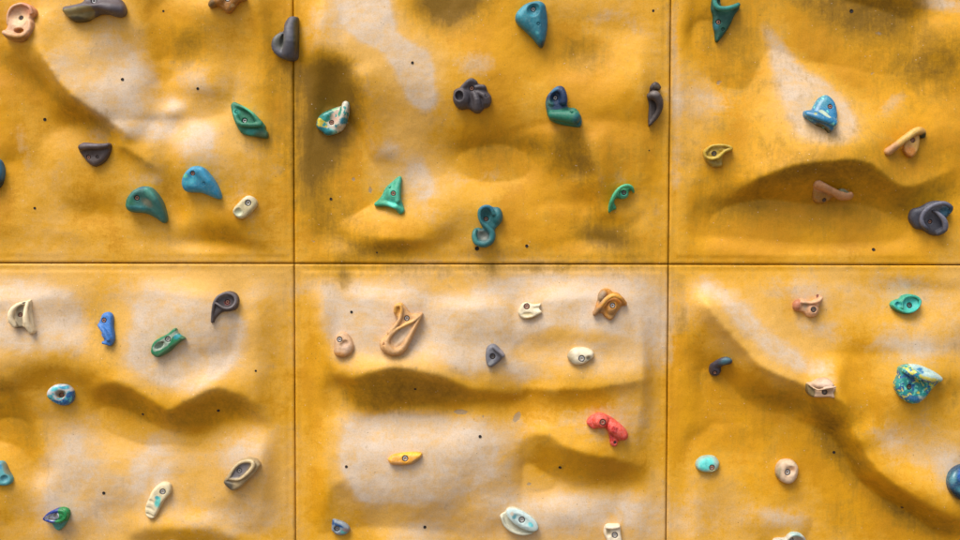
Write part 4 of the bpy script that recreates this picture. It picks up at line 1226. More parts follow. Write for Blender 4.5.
hold('small mustard yellow bracket hold with a dished top, lower left of the upper right panel',
     [(702.5, 151.5), (706.7, 147.3), (712.3, 144.8), (720.8, 144.3), (727.8, 145.2), (731.7, 148.7), (731.3, 151.1), (727.1, 152.5), (723.6, 155), (722.2, 159.2), (722.4, 166), (717.2, 168), (710.9, 166.3), (707.4, 162.8), (703.9, 158.5)],
     6, (184, 142, 20), [('U', 'cap', [(704.3, 152.5, 7, 1.5), (709, 147.2, 8, 1.4), (716, 145.7, 8, 1.3), (724, 146.2, 8, 1.4), (729.5, 149, 7, 1.8), (723, 151.6, 8, 1.6), (717, 157.5, 8, 1.8), (710.5, 159.2, 8, 1.7), (705, 157, 7, 1.6), (704, 153, 7, 1.5)], .8),
                        ('U', 'ell', ((712.5, 154, 4), (7, 5, 4)), 1), ('U', 'ell', ((721, 149.5, 3.5), (7, 3, 3.6)), 1), ('U', 'cap', [(710, 161, 4, 2.4), (713, 165.5, 3, 2)], .8), ('U', 'cap', [(717, 158, 6, 2.2), (717.8, 165, 3, 2)], .8)],
     [(713, 154, 2.0, 'd')], paint=[('w', 8.5, (206, 166, 34), 1.5), ('b', 714, 164, 9, 4, 0, (150, 112, 20), 1)], dome=3)  # pale highlight painted along the raised rim
hold('orange-tan bar-shaped hold rising to the right, above the slate blue folded hold',
     [(901, 146), (904, 138), (909, 133), (916, 131), (920, 136), (918.5, 149), (914, 156), (909.5, 158), (903.5, 153.5)],
     6, (206, 142, 46), [('U', 'cap', [(885.8, 152, 4, 4.1), (892, 147.5, 6, 4), (901, 140.5, 7, 3.8), (910, 133.8, 8, 3.8), (917, 131, 7, 4), (921.5, 132, 5, 4), (922.5, 135, 3, 3.4)], 1)],
     [(911.5, 140.3, 1.9, 'r')], paint=[('b', 888, 150, 9, 5, -35, (176, 112, 58), 1.2), ('b', 908, 152, 6, 6, 30, (194, 108, 16), .8), ('b', 923, 136.5, 4, 3.5, 0, (52, 62, 28), .7), ('b', 908, 135, 12, 2.5, -38, (226, 172, 70), .9)], dome=4, anchor=(904, 143))
hold('brown-tan bar-shaped hold sloping down right, under the wave of the upper right panel',
     [(810.5, 184), (815, 181), (821, 185), (831, 192), (833, 197), (827, 202), (820, 203.5), (814, 201), (811.5, 193)],
     3.2, (164, 104, 26), [('U', 'cap', [(814.5, 184.8, 4, 4.5), (822, 188, 6, 3.9), (831, 192.3, 7, 3.7), (840, 196.2, 7, 4.2), (848, 195.8, 6, 4)], 1), ('U', 'ell', ((842, 192, 2), (6, 3.5, 5), 15), .8)],
     [(824, 200, 1.5, 'd')], paint=[('p', [(811, 181), (818, 181), (832, 188), (842, 191.5), (853, 192), (853, 201), (840, 201), (826, 194), (812, 190)], (196, 126, 74), 2), ('b', 841, 190.5, 6, 1.6, 15, (112, 106, 74), .5)], dome=4, anchor=(830, 193))
hold('slate blue folded hold like a curled leaf, right edge of the upper right panel',
     [(908.5, 214), (911, 209), (919, 206.5), (928, 201.5), (938, 200.5), (946, 203.5), (949.5, 209), (947, 216), (942.8, 221), (943.8, 227), (942, 233), (936, 236), (929, 234.5), (923, 230.5), (916, 229), (911, 224), (908.5, 219)],
     8, (70, 72, 84), [('U', 'cap', [(924, 228.5, 11, 2), (918.5, 224, 13, 2.3), (917.5, 217, 13, 2.4), (922, 209.5, 14, 2.4), (930, 204.8, 14, 2.3), (939, 203.5, 13, 2.2), (946, 207.5, 11, 2.2), (945.5, 212, 9, 2)], 1.2),
                        ('U', 'cap', [(930, 211.5, 11, 2), (935.5, 215.5, 13, 2.4), (940, 222, 13, 2.8), (940.5, 229, 11, 3.2), (935.5, 233, 9, 2.6)], 1), ('S', 'ell', ((927.5, 219.5, 14), (5.5, 7, 6)), 1.5), ('S', 'ell', ((940.5, 211.5, 12), (5, 4, 5)), 1.5)],
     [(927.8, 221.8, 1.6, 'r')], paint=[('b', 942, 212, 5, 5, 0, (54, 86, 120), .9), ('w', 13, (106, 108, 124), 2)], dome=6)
# ---- bottom left panel
hold('bone-coloured hold of two blades meeting at the top, left edge of the lower left panel',
     [(10.9, 314), (13, 306), (20, 302), (28, 300), (31.5, 300), (32.3, 312), (36, 326), (37.3, 331), (34, 334), (29, 332), (25, 327.5), (17, 328), (12, 323)],
     5.5, (236, 208, 160), [('U', 'cap', [(27, 302.5, 6, 1.8), (20, 304.8, 8, 2.2), (14.8, 310.5, 8, 2.8), (13.8, 318, 7.5, 3), (17.5, 324.5, 6, 2.8)], 1), ('U', 'cap', [(29.5, 302, 7, 1.7), (28.7, 311, 10, 2.2), (29.8, 321, 10, 3.1), (33.5, 330, 7, 3)], 1)],
     [(22, 314.5, 1.8, 'r')], paint=[('p', [(20, 306), (25, 304), (26, 316), (25, 327), (20, 326), (18, 315)], (160, 138, 108), 1.5), ('b', 26.3, 302.4, 2, .7, -5, (40, 34, 26), .5), ('b', 24, 329, 6, 2, 10, (90, 84, 80), 1)], dome=3)
hold('vivid blue notched hold standing upright in the lower left panel',
     [(100.5, 318), (102.5, 313.5), (107.5, 311.7), (112, 313.5), (113.8, 318), (114, 326), (115.8, 334), (115.8, 340), (113, 345.3), (110, 345.3), (105.8, 341), (104.5, 338), (101.9, 334.5), (101.3, 330), (98.3, 326), (99, 322.5)],
     7.5, (0, 100, 200), [('U', 'cap', [(100.5, 325, 6, 2), (106, 330, 9, 2.4), (111, 338, 8, 2.6)], 1.5), ('S', 'ell', ((102.3, 332.5, 7), (3.5, 2, 5), 20), 1), ('S', 'ell', ((106, 339, 8), (3.6, 1.8, 4), 15), 1), ('U', 'cap', [(105, 342, 5, 1.5), (112, 343, 5, 1.8)], 1)],
     [(105.3, 320, 2.0, 'r')], dome=4)
hold('green and white fish-tailed hold with a finger pocket, between the vivid blue and teardrop holds',
     [(151.8, 347.7), (154.2, 342), (159.9, 337.5), (168.1, 333.4), (174.6, 328.1), (177.4, 328), (179.1, 332.2), (181.9, 334.7), (186.6, 337.9), (182.7, 340.8), (177, 345.2), (171.3, 350.9), (164.8, 355), (158.3, 357.5), (153.4, 355), (151.4, 351.8)],
     8, (62, 122, 74), [('S', 'ell', ((160.5, 345.2, 9), (5, 3, 6.5), -35), .8), ('S', 'cap', [(176, 333.5, 10, 1.6), (181, 331, 9, 2.5)], .8), ('S', 'cap', [(175, 350, 9, 3), (166, 357, 9, 3)], 3)],
     [(169.6, 338.6, 2.3, 's')], paint=[('p', [(151, 347), (155, 340), (168, 333), (175, 327), (180, 333), (183, 337), (172, 344), (163, 351), (155, 353.5)], (8, 124, 78), 1.2), ('p', [(154.5, 348), (157.5, 343), (165, 338), (172, 334), (178, 330), (179, 334), (173, 338), (168, 345), (161, 350), (156, 351)], (164, 184, 162), 1.2),
                                        ('b', 179, 336, 4, 2, -30, (20, 146, 170), .8), ('b', 164, 342, 2, 1.2, 0, (90, 90, 70), 1)], dome=3, base=.75)
hold('dark grey dished teardrop hold with a thin tail pointing down, lower left panel',
     [(214.8, 302.2), (217.6, 296.7), (222.2, 292.5), (228.7, 290.9), (235.2, 293), (238.9, 298.5), (238.4, 305), (236.1, 309.6), (230.6, 311.5), (224.1, 312.1), (219.8, 315), (216.6, 319), (215.3, 322.3), (213, 322.8), (212, 320.7), (212.6, 312.4), (213.3, 306.9)],
     5, (82, 72, 70), [('U', 'cap', [(213.6, 320.5, 3, 1.2), (214.5, 311, 5, 1.4), (216.5, 301, 7, 1.6), (221.5, 295, 8, 1.6), (229, 292.8, 8, 1.6), (235.5, 296, 8, 1.7), (236.6, 302, 8, 1.7), (232.5, 307, 8, 1.5), (226, 307.5, 8, 1.3), (220, 304, 8, 1.1), (216.5, 301.5, 7, 1.1)], .8)],
     [(228, 301.8, 1.9, 'r')], paint=[('w', 7, (108, 100, 100), 2), ('b', 228, 302, 2.6, 2.6, 0, (150, 52, 36), .6)], dome=4)
hold('round blue and white ring-shaped hold left of the heart-shaped hollow',
     [(47.8, 394), (50.2, 388.3), (55.9, 384.2), (62.4, 383.2), (69, 384.2), (73.9, 389.1), (74.7, 395.6), (73, 401.3), (68.2, 405.4), (61.6, 405.8), (55.1, 403), (49.8, 398.9)],
     8, (206, 208, 204), [('S', 'ell', ((62.8, 393.3, 9.5), (5.2, 4, 6)), 1.5)], [(62.5, 394.7, 1.9, 'r')],
     paint=[('p', [(76, 391), (70, 391.5), (67, 397), (62, 400), (54, 399), (54, 407), (66, 409), (76, 402)], (8, 92, 172), 1.2), ('b', 66, 386, 5, 2, 10, (20, 130, 180), .8), ('b', 58, 388, 4, 2, -20, (100, 190, 214), .9), ('b', 52, 396.5, 3, 3, 0, (60, 150, 160), .8), ('b', 62.8, 394, 5, 4, 0, (150, 112, 84), .6), ('n', 2.6, .62, (96, 176, 206), .06, 2)], mat=M_GLOSS, dome=6)
hold('pale blue hold with a round dish cut by the left edge, above the green-eyed hold',
     [(-8, 463), (-2, 461), (3, 461.5), (5.7, 464.5), (9, 471), (13, 478), (12.2, 483), (7.5, 485.3), (0, 484.5), (-8, 481), (-11, 472)],
     6, (112, 152, 168), [('S', 'ell', ((6.3, 477.7, 8), (4.4, 4, 4)), .8)], [(-1, 475.5, 1.8, 'd')], paint=[('b', .5, 465.5, 2.5, 4, 0, (0, 130, 196), .7), ('b', 7, 469, 2, 7, -30, (120, 118, 92), 1), ('b', 6.3, 478, 3.6, 3, 0, (80, 124, 150), .8)], dome=4)
hold('eye-shaped hold with green, blue and white face on a grey foot, bottom left corner',
     [(44.2, 517.9), (48.5, 512.8), (56.2, 508.1), (63, 506.1), (69, 507.2), (71.5, 511), (70.7, 516.2), (68.1, 522.1), (63.4, 528.1), (59.6, 530.7), (55.7, 529), (51.9, 523.8), (46.8, 520.4)],
     5, (96, 140, 134), [('U', 'cap', [(46, 517.5, 7, 1.3), (52, 512, 9, 1.7), (60, 508.6, 9, 2), (67.5, 509.5, 9, 2.2), (69, 514.5, 9, 2), (63, 519, 9, 1.8), (54, 519.5, 8.5, 1.6), (47, 518.3, 7, 1.3)], 1), ('U', 'ell', ((64, 513.5, 6), (6, 5, 5)), 1.5), ('U', 'ell', ((57, 515, 4), (8, 4, 4)), 1)],
     [(59, 513.6, 2.0, 's')], paint=[('p', [(43, 518.5), (50, 510), (60, 505), (64, 509), (60, 520.5), (50, 520.5)], (46, 52, 140), 1), ('p', [(47.5, 517), (54, 512), (61, 510), (62, 514), (57, 518), (50, 518)], (200, 206, 216), 1),
                                     ('p', [(61.5, 505), (70, 505), (73, 512), (69.5, 518.5), (62, 520.7), (57, 519.5), (62.5, 514)], (0, 128, 62), .8)], mat=M_GLOSS, dome=3)
hold('cream hold with three notches and a turquoise smear, lower left panel',
     [(146.2, 507), (148.7, 498.4), (153.6, 488.7), (160.9, 482.6), (168.2, 482.3), (171.7, 486.2), (170.7, 493.6), (164.6, 500.9), (160.3, 509.5), (156, 516.8), (151.1, 517.4), (147.2, 513.7)],
     6.5, (220, 198, 152), [('S', 'cap', [(147, 498.5, 7, 1.2), (153, 500, 7.5, 1.8), (156.5, 503.5, 7.5, 1)], .8), ('S', 'cap', [(145.5, 505.5, 6.5, 1), (151, 506.5, 7.5, 1.7), (156.5, 509.5, 7.5, 1)], .8), ('S', 'cap', [(147, 511.5, 6, .8), (151.5, 512.8, 7, 1.4), (155, 515, 6, 1)], .8)],
     [(163.7, 490.8, 2.3, 's')], paint=[('b', 159.3, 500.5, 2.6, 5.5, 10, (126, 188, 186), .7), ('b', 158, 496, 2, 2, 0, (60, 160, 180), .8)], dome=3.5, base=.5)
hold('brown-grey oval hold with a grooved lower edge, right side of the lower left panel',
     [(223.5, 481), (227, 475), (233, 466), (241, 459), (249, 456.5), (257, 458), (261.5, 462.5), (261, 466), (256, 473), (248, 481), (240, 488), (233, 491), (229, 489), (224, 484)],
     8, (168, 136, 92), [('U', 'cap', [(230, 477, 8, 1.6), (235, 467, 9, 1.6), (243, 460.5, 9, 1.7), (253, 459.5, 9, 2.2), (255, 464, 10, 2), (249, 471.5, 10, 1.8), (241, 477.8, 9, 1.6), (231, 478, 8, 1.6)], 1), ('S', 'ell', ((241.5, 469, 12.5), (10, 4.0, 3.8), -42), 1.5),
                         ('S', 'cap', [(228, 480.5, 8, 1), (238, 481.5, 9, 1.3), (247, 476.5, 9.5, 1)], .8)],
     [(240.5, 469.6, 2.0, 's')], paint=[('b', 241.5, 469, 12, 5, -42, (128, 122, 122), .7), ('w', 8.8, (206, 176, 126), 2), ('b', 229, 484, 6, 4, 40, (90, 82, 66), 1)], dome=4, base=.5)
hold('dull grey-brown hold almost wholly below the bottom edge, under the cream notched hold',
     [(163, 545), (165, 540.5), (170, 538.6), (177, 538.8), (181.5, 542), (183, 549), (179, 556), (171, 557.5), (165, 553)], 6, (166, 142, 108), [('S', 'ell', ((173, 546, 9), (4, 3, 4)), 1)], [(173, 550, 2, 's')], dome=4)
# ---- bottom middle panel
hold('tan egg-shaped hold with a shallow dent, left edge of the lower middle panel',
     [(333.9, 343.3), (334.8, 337.3), (339, 332.2), (344.1, 331.4), (349.3, 334.8), (353.1, 340.7), (354.4, 346.7), (351.8, 352.7), (345.8, 356.5), (339, 356.9), (334.8, 353.9), (333.5, 348.4)],
     9, (198, 146, 102), [('S', 'ell', ((345.5, 343, 11), (5, 3.6, 4.5), -20), 1.5), ('S', 'ell', ((333.2, 346, 6), (2, 3.5, 5)), 1)], [(340.2, 339, 2.2, 's')], paint=[('b', 339, 354, 7, 3, 0, (196, 120, 46), .9), ('b', 347, 346, 5, 5, 0, (190, 142, 110), 1)], dome=6)
hold('largest tan hold, a dished drop with a forked top, lower middle panel',
     [(379.8, 345.3), (381.3, 338.7), (389.3, 330.7), (396.7, 323.3), (396.9, 318.7), (393.2, 312), (395.3, 304.7), (401.3, 302.4), (406, 306.7), (410.7, 312.5), (416, 313.5), (421.3, 312.5), (422.9, 314.7), (418, 326.7), (412, 340), (406, 350.7), (400, 355.7), (390.7, 355.3), (382.7, 350.7)],
     7.5, (208, 146, 84), [('U', 'cap', [(395.8, 311, 7, 2), (396.3, 306, 8, 2), (400.8, 305, 9, 1.9), (402, 310, 9, 1.7), (400.3, 318, 9, 1.8), (396.5, 325, 8.5, 2), (390, 332, 8, 2.5)], 1),
                       ('U', 'cap', [(421, 314.7, 7, 1.3), (414, 320.5, 9, 1.5), (405, 324.5, 9, 1.5), (395.5, 330, 9, 1.7), (389, 337.5, 8.5, 2.6), (387.5, 345, 8, 4), (394, 350.5, 8, 3.8), (402.5, 348, 8, 3), (409, 338, 8, 2.2), (415, 326, 8, 1.8), (421, 315.5, 7, 1.3)], 1),
                       ('S', 'cap', [(396, 342, 10, 3.2), (404, 333, 10, 3.2), (412, 325, 10, 1.6)], 1.5)],
     [(407, 318, 2.2, 's')], [(384, 342.6)], paint=[('b', 402, 334, 12, 5, -48, (196, 158, 122), .8), ('b', 398, 307, 5, 8, 0, (222, 148, 44), .8), ('b', 404, 325, 10, 2, -28, (222, 158, 72), .8)], dome=3.5)
hold('cream fish-shaped hold with a notched tail, upper part of the lower middle panel',
     [(517.7, 312.7), (519, 308), (522, 303.7), (526.7, 301.9), (530.7, 303), (534.7, 303.9), (540.2, 302.8), (540.7, 305), (539.6, 308.3), (541.9, 312), (536.7, 315.7), (531.3, 318.7), (525.3, 319.2), (520.3, 317)],
     5.5, (232, 212, 172), [('S', 'ell', ((527.5, 313.8, 6.5), (6.5, 2.4, 2.2), -3), .5), ('S', 'ell', ((537, 308, 8), (5, 2.5, 4)), 1.5)], [(526.6, 306.2, 2.5, 'r')], paint=[('b', 527.5, 313.8, 5.5, 1.7, 0, (206, 178, 124), .6), ('b', 530, 318.5, 10, 1.8, -15, (190, 140, 60), .8)], dome=3, base=.6)
hold('orange saddle-shaped hold with an arched rim, top right of the lower middle panel',
     [(592, 313.5), (594.5, 308), (596.5, 301), (599, 293.5), (604.5, 288.3), (610, 289), (613, 291.5), (619, 293), (624, 299), (627.5, 305), (622, 306.3), (618, 311), (613, 318.5), (609, 320), (604, 316.5), (601, 313), (595, 315.5)],
     4, (198, 118, 16), [('U', 'cap', [(594.5, 312.5, 4, 2.6), (599.5, 306, 8, 2.5), (605.5, 298.5, 10, 2.4), (612.5, 294.8, 10.5, 2.3), (619, 296.8, 10, 2.2), (624.8, 302.8, 5, 1.8)], 1.2), ('U', 'ell', ((611.5, 306, 3), (6.5, 8, 6), 20), 2), ('U', 'ell', ((602.5, 295, 2), (4.5, 7, 6), 25), 1)],
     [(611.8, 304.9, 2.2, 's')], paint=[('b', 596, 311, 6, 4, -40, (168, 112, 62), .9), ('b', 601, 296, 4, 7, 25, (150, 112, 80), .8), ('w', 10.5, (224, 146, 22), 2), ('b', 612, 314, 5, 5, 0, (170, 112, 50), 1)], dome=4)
hold('small grey wedge hold left of the smooth cream oval hold',
     [(485.3, 353.4), (486.5, 347.2), (490.8, 343.7), (495, 343.7), (500.1, 348), (505.1, 354.2), (503.2, 358.1), (498.5, 362.7), (492.3, 367), (488.4, 366.6), (486.1, 362.7), (485.3, 358.1)],
     7, (118, 118, 126), [('U', 'cap', [(494, 346.5, 9, 2), (498.5, 350.5, 9.5, 2), (502.5, 355, 8, 2)], 1), ('S', 'ell', ((492.5, 356, 10), (4, 4.5, 4)), 1)], [(492.6, 355.9, 2.2, 'd')], paint=[('b', 491, 362, 3.5, 2, -20, (156, 156, 156), .8), ('b', 502, 352, 3, 2, 40, (160, 152, 154), 1)], dome=4)
hold('smooth cream oval hold with an off-centre bolt, right of centre in the lower middle panel',
     [(567, 356.7), (568.7, 352), (573.3, 348), (580.7, 346.7), (588, 348), (592.7, 350.7), (594, 354), (592.7, 358), (588, 361.3), (582.7, 364.3), (576, 364.8), (570.7, 362.7)],
     8.5, (228, 210, 174), [('S', 'ell', ((588.5, 358, 9), (3, 2.6, 4)), 1.5)], [(581.2, 357.8, 2.7, 's')], paint=[('b', 569.5, 357, 4, 7, 0, (176, 152, 116), 1.2), ('b', 588.3, 358.2, 2, 2, 0, (150, 132, 104), .9)], dome=7)
r_, loc_, s_, tq_ = hold('coral red bean-shaped hold with a square mark, the only red one',
     [(586.4, 420.7), (590, 416), (597.8, 412.2), (605, 413.5), (611.3, 416.6), (619.6, 422.8), (626.8, 430.1), (627.9, 435.3), (624.2, 439.9), (618.8, 441.5), (617, 445.6), (613.3, 446.7), (609.9, 443.6), (608.7, 436.3), (606.6, 430.1), (600.9, 427), (593.6, 429), (587.4, 424.9)],
     4.5, (226, 72, 48), [('U', 'ell', ((600.5, 420, 4), (8.3, 7.6, 7)), .8), ('U', 'ell', ((616.5, 429.5, 4), (13, 7, 7), 42), .8), ('U', 'ell', ((622, 434, 3), (6.5, 5.5, 7), 42), .6), ('S', 'ell', ((590, 424, 6), (2, 1.2, 2), 30), .6)],
     [(601.8, 420.7, 2.6, 'r'), (614.7, 441.8, 1.0, 'd')], paint=[('b', 607, 425, 3, 5, -20, (220, 44, 18), .9), ('b', 600, 417, 8, 5, 0, (232, 88, 62), 1.2), ('b', 619, 427, 9, 4, 42, (230, 84, 58), 1.2), ('b', 611, 436, 2, 5, 0, (190, 34, 22), .8)], dome=4)
Vs, Fs = [], []
box(Vs, Fs, -2.5 * s_, 2.5 * s_, -2.6 * s_, 2.6 * s_, 0, .9 * s_)
mk = mesh_obj('square_mark', Vs, Fs, M_RES, r_, smooth=False, attr=('pigment', np.tile(pig((206, 22, 14)), (8, 1))))
mk.location = loc_(np.array(613.4), np.array(427.6), np.array(10.4))
mk.rotation_euler = (math.radians(90), 0, 0)
mk.rotation_mode = 'QUATERNION'
mk.rotation_quaternion = Vector((0, -1, .05)).normalized().to_track_quat('Z', 'Y') @ Matrix.Rotation(math.radians(-20), 3, 'Z').to_quaternion()
for a, b, c, d in ((-1.4, -1.0, -1.4, 1.5), (-1.4, 1.4, 1.1, 1.5), (-1.4, 1.4, -1.4, -1.0), (1.0, 1.4, -1.4, 1.5)):
    Vg, Fg = [], []
    box(Vg, Fg, a * s_, b * s_, c * s_, d * s_, .905 * s_, 1.15 * s_)
    mesh_obj('raised_line', Vg, Fg, M_RES, mk, smooth=False, attr=('pigment', np.tile(pig((236, 84, 64)), (8, 1))))
hold('bright yellow-orange spindle-shaped hold on the pale patch of the lower middle panel',
     [(387.9, 460), (388.7, 457.3), (393.3, 454), (402.7, 452.3), (413.3, 451.7), (420, 451.9), (422.3, 454), (420.7, 458), (414.7, 463), (406.7, 464.7), (397.3, 465), (391.3, 464.3)],
     7, (236, 150, 10), [('S', 'ell', ((417.5, 461.5, 7), (6.5, 3, 4), -30), 1)], [(405.5, 457.5, 2.5, 's')], paint=[('b', 416.5, 460, 6, 2, -32, (206, 152, 92), .7), ('b', 396, 462.5, 7, 2.4, 5, (216, 140, 62), .9), ('b', 411, 453.5, 12, 1.8, 0, (250, 176, 0), .9)], dome=5)
hold('small blue-grey hold with a dark blue streak, bottom left of the lower middle panel',
     [(331.5, 528.7), (332.4, 519.9), (333.9, 517.8), (339.8, 519.3), (345.7, 522.2), (349.9, 527), (349.6, 531.1), (346.9, 534.1), (342.2, 535.6), (336.8, 534.7), (333.3, 531.7)],
     6.5, (146, 160, 170), [('S', 'ell', ((337.5, 527.7, 8.5), (3.6, 3.6, 4)), 1)], [(337.5, 527.5, 2.2, 's')], paint=[('b', 339.5, 524, 5.5, 1.5, 25, (14, 74, 150), .6), ('b', 333.3, 521, 1.6, 2.4, 0, (10, 70, 140), .6), ('b', 344, 531, 3, 2, 0, (110, 176, 186), .9), ('b', 346, 529, 3, 2, 0, (150, 128, 128), .9)], dome=4)
hold('pale mint hold of two stacked oval discs, bottom centre of the lower middle panel',
     [(499.8, 517.2), (500.6, 513.1), (504.7, 510.7), (506.5, 507.6), (511.2, 505.8), (518.5, 507.6), (526.7, 512.3), (534.8, 518), (538.2, 524.5), (536.5, 529.4), (531.6, 533.9), (522.6, 535.1), (512.8, 532.7), (504.7, 527)],
     4.5, (196, 190, 164), [('U', 'cap', [(502, 516.5, 5, 1.5), (505, 524, 5, 1.6), (513, 530.3, 5, 1.7), (523, 532.8, 5, 1.7), (531, 531.3, 5, 1.7)], .8), ('S', 'cap', [(505, 514, 6, 1.6), (511, 523, 6, 1.8), (521, 529, 6, 1.8), (531, 530, 6, 1.4)], .8),
                          ('U', 'ell', ((522, 517.8, 8.5), (18.2, 7.8, 2.6), 32), .5), ('S', 'ell', ((522, 517.5, 13.5), (15, 5.6, 4), 32), .6)],
     [(521.6, 517.6, 2.6, 's')], paint=[('w', 7.0, (196, 222, 216), 1.5), ('b', 514, 514, 3, 2.6, -40, (120, 140, 160), .9), ('b', 511.5, 511, 2.4, 2, 0, (190, 170, 150), .9), ('b', 530, 522.5, 3, 2, 30, (130, 200, 222), .8)], dome=3, base=.7)
hold('cream block hold cut by the bottom edge, below the red hold',
     [(603, 531.2), (604.2, 526), (607.1, 523.6), (613, 523.2), (619, 523.5), (620.5, 526), (621.1, 533.8), (622, 541), (621.5, 548), (616, 553), (609, 548), (606, 539.5), (603.8, 535)],
     6.5, (230, 208, 176), [('U', 'cap', [(606.5, 526, 7, 1.8), (612, 526, 8, 1.8), (618, 525.5, 7, 1.4)], 1), ('S', 'ell', ((608.5, 532, 9), (3, 4, 4)), 1)], [(614.3, 533.8, 2.5, 's')], paint=[('b', 608, 531, 3, 3, 0, (204, 176, 136), 1)], dome=3, base=.6)
# ---- bottom right panel
hold('peach twisted hold with a reddish knob on its left end, lower right panel',
     [(792.1, 305.8), (793.7, 301.1), (798.3, 298.8), (803.8, 298.8), (810, 300.7), (813.9, 298.8), (816, 294.7), (818.5, 294.1), (821.7, 296.4), (821.3, 301.1), (818.9, 305), (818.2, 310.4), (815.4, 315.1), (810.8, 317.4), (806.1, 316.3), (802.2, 312.4), (796, 311.2), (792.9, 308.9)],
     5, (214, 148, 100), [('U', 'ell', ((796.5, 305, 3), (4.4, 5.6, 5)), 1), ('U', 'ell', ((811.3, 309.3, 3), (6.6, 7.5, 6)), 1), ('U', 'cap', [(800, 301.5, 6, 1.8), (808, 302.3, 8, 1.5), (815, 301, 8.5, 1.8), (819.5, 297.8, 7, 1.7)], .8)],
     [(811.5, 309, 2.2, 'd')], paint=[('p', [(790, 306), (792, 299), (798, 298), (798.5, 305), (797, 312), (791, 311)], (178, 96, 62), 1.5), ('b', 804, 305, 2.5, 4, 0, (180, 138, 100), .9), ('b', 816.5, 295, 1.2, 1.8, 20, (120, 50, 30), .7)], dome=3)
hold('turquoise double-dish hold, top right of the lower right panel',
     [(888.9, 305.5), (890, 301.8), (894.1, 299.6), (898.5, 298.4), (902.2, 295.1), (908.1, 293.8), (914.8, 294.7), (919.3, 298.1), (920.1, 301.8), (917.8, 307), (913.3, 311.4), (907.4, 314), (900, 313.6), (893.3, 310.7)],
     6, (52, 160, 138), [('U', 'cap', [(899.5, 307, 7.5, 1.2), (899.3, 301.5, 8, 1.3), (903, 296.8, 8.5, 1.3), (909, 295.5, 8.5, 1.3), (915.5, 297, 8, 1.3), (918.3, 301, 8, 1.3), (915.5, 306.5, 7.5, 1.3), (910, 310.5, 7.5, 1.3), (903, 311.3, 7, 1.4), (895, 308, 6.5, 1.5), (891, 304.5, 6, 1.3)], .8),
                       ('S', 'ell', ((909, 303.3, 9), (8, 6.2, 4.5)), .8), ('S', 'ell', ((896, 304.2, 8), (2.8, 3.2, 4.5)), .6)],
     [(908, 305, 2.3, 'd')], paint=[('b', 909, 303.5, 9, 6.5, 0, (66, 186, 184), .6), ('b', 896, 304, 3, 3.5, 0, (30, 160, 170), .6), ('p', [(887, 306), (893, 309), (900, 312.3), (909, 312.5), (916, 309), (912, 317), (895, 316)], (40, 112, 56), 1.2)], dome=3)
hold('dark grey comma hold in the hollow at the left of the lower right panel',
     [(709, 370), (710, 364.5), (714, 361), (719, 357.3), (725, 355.6), (729.5, 357.5), (730.3, 361), (727, 364.2), (721.5, 366.5), (721.5, 371.5), (718.5, 376), (713.5, 376.8), (710, 374)],
     4, (66, 62, 74), [('U', 'cap', [(715, 371.5, 4, 5), (713.5, 366.5, 5, 3.8), (718, 361.8, 6, 4), (723.5, 360, 6, 4), (726.7, 360, 5, 3.3)], 1)], [(714.3, 372.3, 1.5, 'r')], paint=[('b', 723, 359.5, 6, 3, -20, (104, 106, 128), 1)], dome=4)
hold('square-cut tan hold with a notched front, just below the diagonal ridge',
     [(806.9, 383.2), (813, 381.3), (819, 378.2), (827.9, 377.8), (832.3, 383.2), (834.6, 387.6), (832.7, 392.4), (833.2, 397.6), (827.1, 397), (819.7, 397.5), (812.3, 397.3), (808.2, 393.9), (806.4, 388.7)],
     6, (196, 150, 114), [('U', 'cap', [(808.5, 384.5, 6, 1), (815.5, 389, 10, 1), (823.5, 387, 10.5, 1), (832.5, 385.5, 9, 1)], .8), ('U', 'ell', ((822.5, 384.5, 5), (9.5, 4.5, 5)), 1), ('S', 'ell', ((824.5, 392.5, 12), (8.5, 4, 6.5)), .8)],
     [(823.4, 391.4, 2.2, 'd')], paint=[('p', [(805, 382), (809, 385), (814.5, 390), (813, 398), (806, 395)], (112, 84, 46), 1.2), ('b', 824, 383, 9, 4, 0, (208, 168, 142), 1)], dome=2.5, base=.6)
hold('large marbled blue, yellow and white shell-shaped hold, right side of the lower right panel',
     [(899.2, 366.9), (906.7, 364.2), (917.4, 364.2), (928.2, 368), (937.8, 373.3), (942.9, 378.7), (936.8, 384.1), (930.9, 390.5), (925, 398), (917.4, 403.4), (908.8, 403.4), (900.3, 398), (894.9, 390.5), (893.6, 383), (897, 375.5)],
     9, (0, 138, 142), [('U', 'cap', [(901.5, 369.5, 9, 2.4), (909, 372, 13, 4), (918, 374.5, 14.5, 5), (928, 377, 13, 5), (938, 378.5, 9, 2.6)], 1.5), ('S', 'ell', ((910, 385.5, 16), (9, 5.5, 8), 25), 2)],
     [(907, 386.2, 2.2, 'd')], paint=[('n', 4, .53, (0, 84, 160), .05, 1), ('n', 3.6, .565, (206, 196, 56), .04, 8), ('n', 3, .61, (140, 200, 190), .04, 4), ('p', [(908, 363), (920, 363), (940, 373), (944, 379), (932, 380), (916, 373)], (172, 208, 200), 2), ('b', 917, 369.5, 3.5, 2.5, 0, (16, 120, 184), .7), ('b', 925, 378, 9, 2, 12, (216, 196, 60), .8), ('b', 905, 369, 5, 1.5, 30, (210, 200, 60), .8), ('b', 919, 398, 5, 3, -30, (170, 186, 170), .8), ('b', 911, 398, 8, 3, 10, (10, 90, 150), .7), ('b', 905, 376, 5, 2, 30, (0, 90, 160), .7)], mat=M_GLOSS, dome=6, warp=2.0)
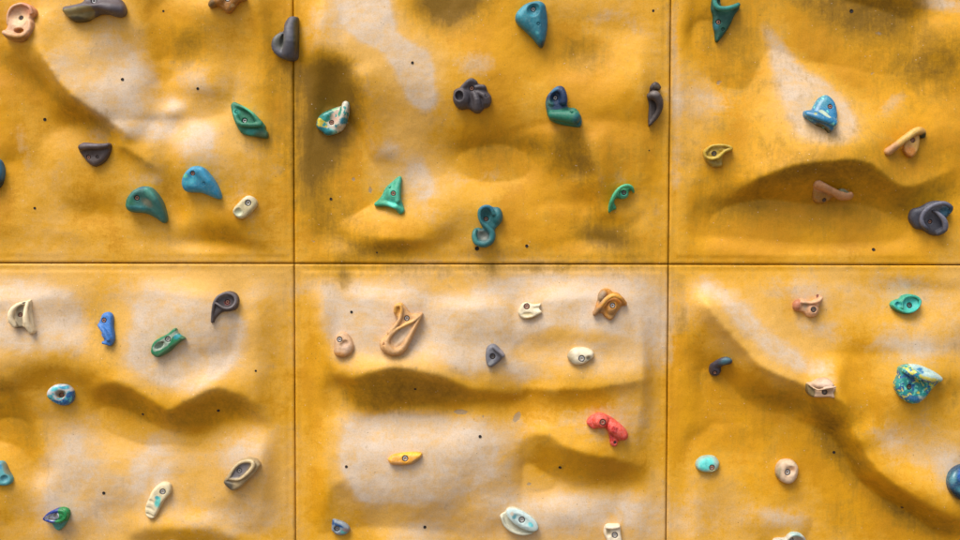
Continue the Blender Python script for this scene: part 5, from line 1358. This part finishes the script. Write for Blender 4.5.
hold('small pale turquoise pebble-shaped hold, lower left of the lower right panel',
     [(694.9, 464.7), (696.4, 460.3), (700.8, 456.6), (708.2, 455.1), (714.9, 456.2), (718.6, 460.3), (719.3, 464), (717.1, 469.2), (711.9, 472.1), (705.3, 472), (700.1, 470.7), (696.4, 468.4)],
     7.5, (156, 190, 172), [], [(711, 466.5, 2.3, 'r')], paint=[('b', 705.5, 463, 8, 6, -20, (112, 200, 206), .7), ('b', 712, 470, 6, 2, -15, (178, 176, 130), .9)], dome=7)
hold('round tan doughnut-shaped hold with a dent, lower middle of the lower right panel',
     [(774.5, 470), (776.4, 464.1), (780.8, 460), (787.5, 458.7), (793.4, 460.4), (797.9, 465.6), (798.2, 471.5), (796.4, 477.4), (791.9, 482.2), (786, 483.3), (780.1, 480.7), (775.6, 475.9)],
     8.5, (212, 172, 136), [('S', 'ell', ((788.5, 469.8, 10.5), (5.5, 5, 4.5), -20), 1.5)], [(786.2, 471.2, 2.6, 's')], paint=[('b', 791, 467.5, 3, 2.5, 0, (196, 138, 96), .9), ('b', 777, 472, 2.5, 9, 10, (150, 124, 90), 1), ('b', 790, 462.5, 6, 2, 15, (226, 196, 156), .9)], dome=6)
hold('large dark blue rounded hold cut by the right edge of the picture',
     [(945.5, 482), (947, 475), (951, 469.5), (957, 465.8), (964, 464.5), (972, 468), (976, 478), (974, 490), (966, 498), (958, 499), (951, 494.5), (946.5, 488)],
     12, (30, 62, 104), [], [(966, 478, 2.2, 's')], paint=[('b', 958, 474, 4, 6, 20, (4, 78, 176), .8), ('b', 950, 476, 3, 6, 25, (92, 116, 140), 1), ('b', 958, 487, 6, 3, 0, (60, 110, 136), 1.2), ('b', 952, 493, 8, 4, 40, (24, 34, 54), 1)], mat=M_GLOSS, dome=9)
hold('pale grey hold with a mint rim, cut by the bottom edge below the doughnut',
     [(771, 541), (773, 537.3), (778, 536.5), (784, 536.3), (787, 533), (792, 530.8), (799, 532), (804, 536), (806.5, 541), (806, 550), (796, 556), (784, 552), (774, 548)],
     6, (192, 184, 168), [('U', 'cap', [(785, 540, 7, 1.5), (788, 534.5, 8, 1.5), (794, 532.8, 8, 1.5), (801, 535.5, 8, 1.5), (804, 541, 7, 1.6)], .8), ('S', 'ell', ((779, 539.5, 7), (3, 1.6, 3)), .6), ('S', 'ell', ((796, 540, 9), (5.5, 4, 4)), 1)],
     [(789.5, 538.6, 2.3, 's')], paint=[('b', 794, 532.8, 6, 1.6, 5, (166, 206, 198), .8), ('b', 797, 540, 5, 4, 0, (176, 158, 146), .8)], dome=3, base=.6)
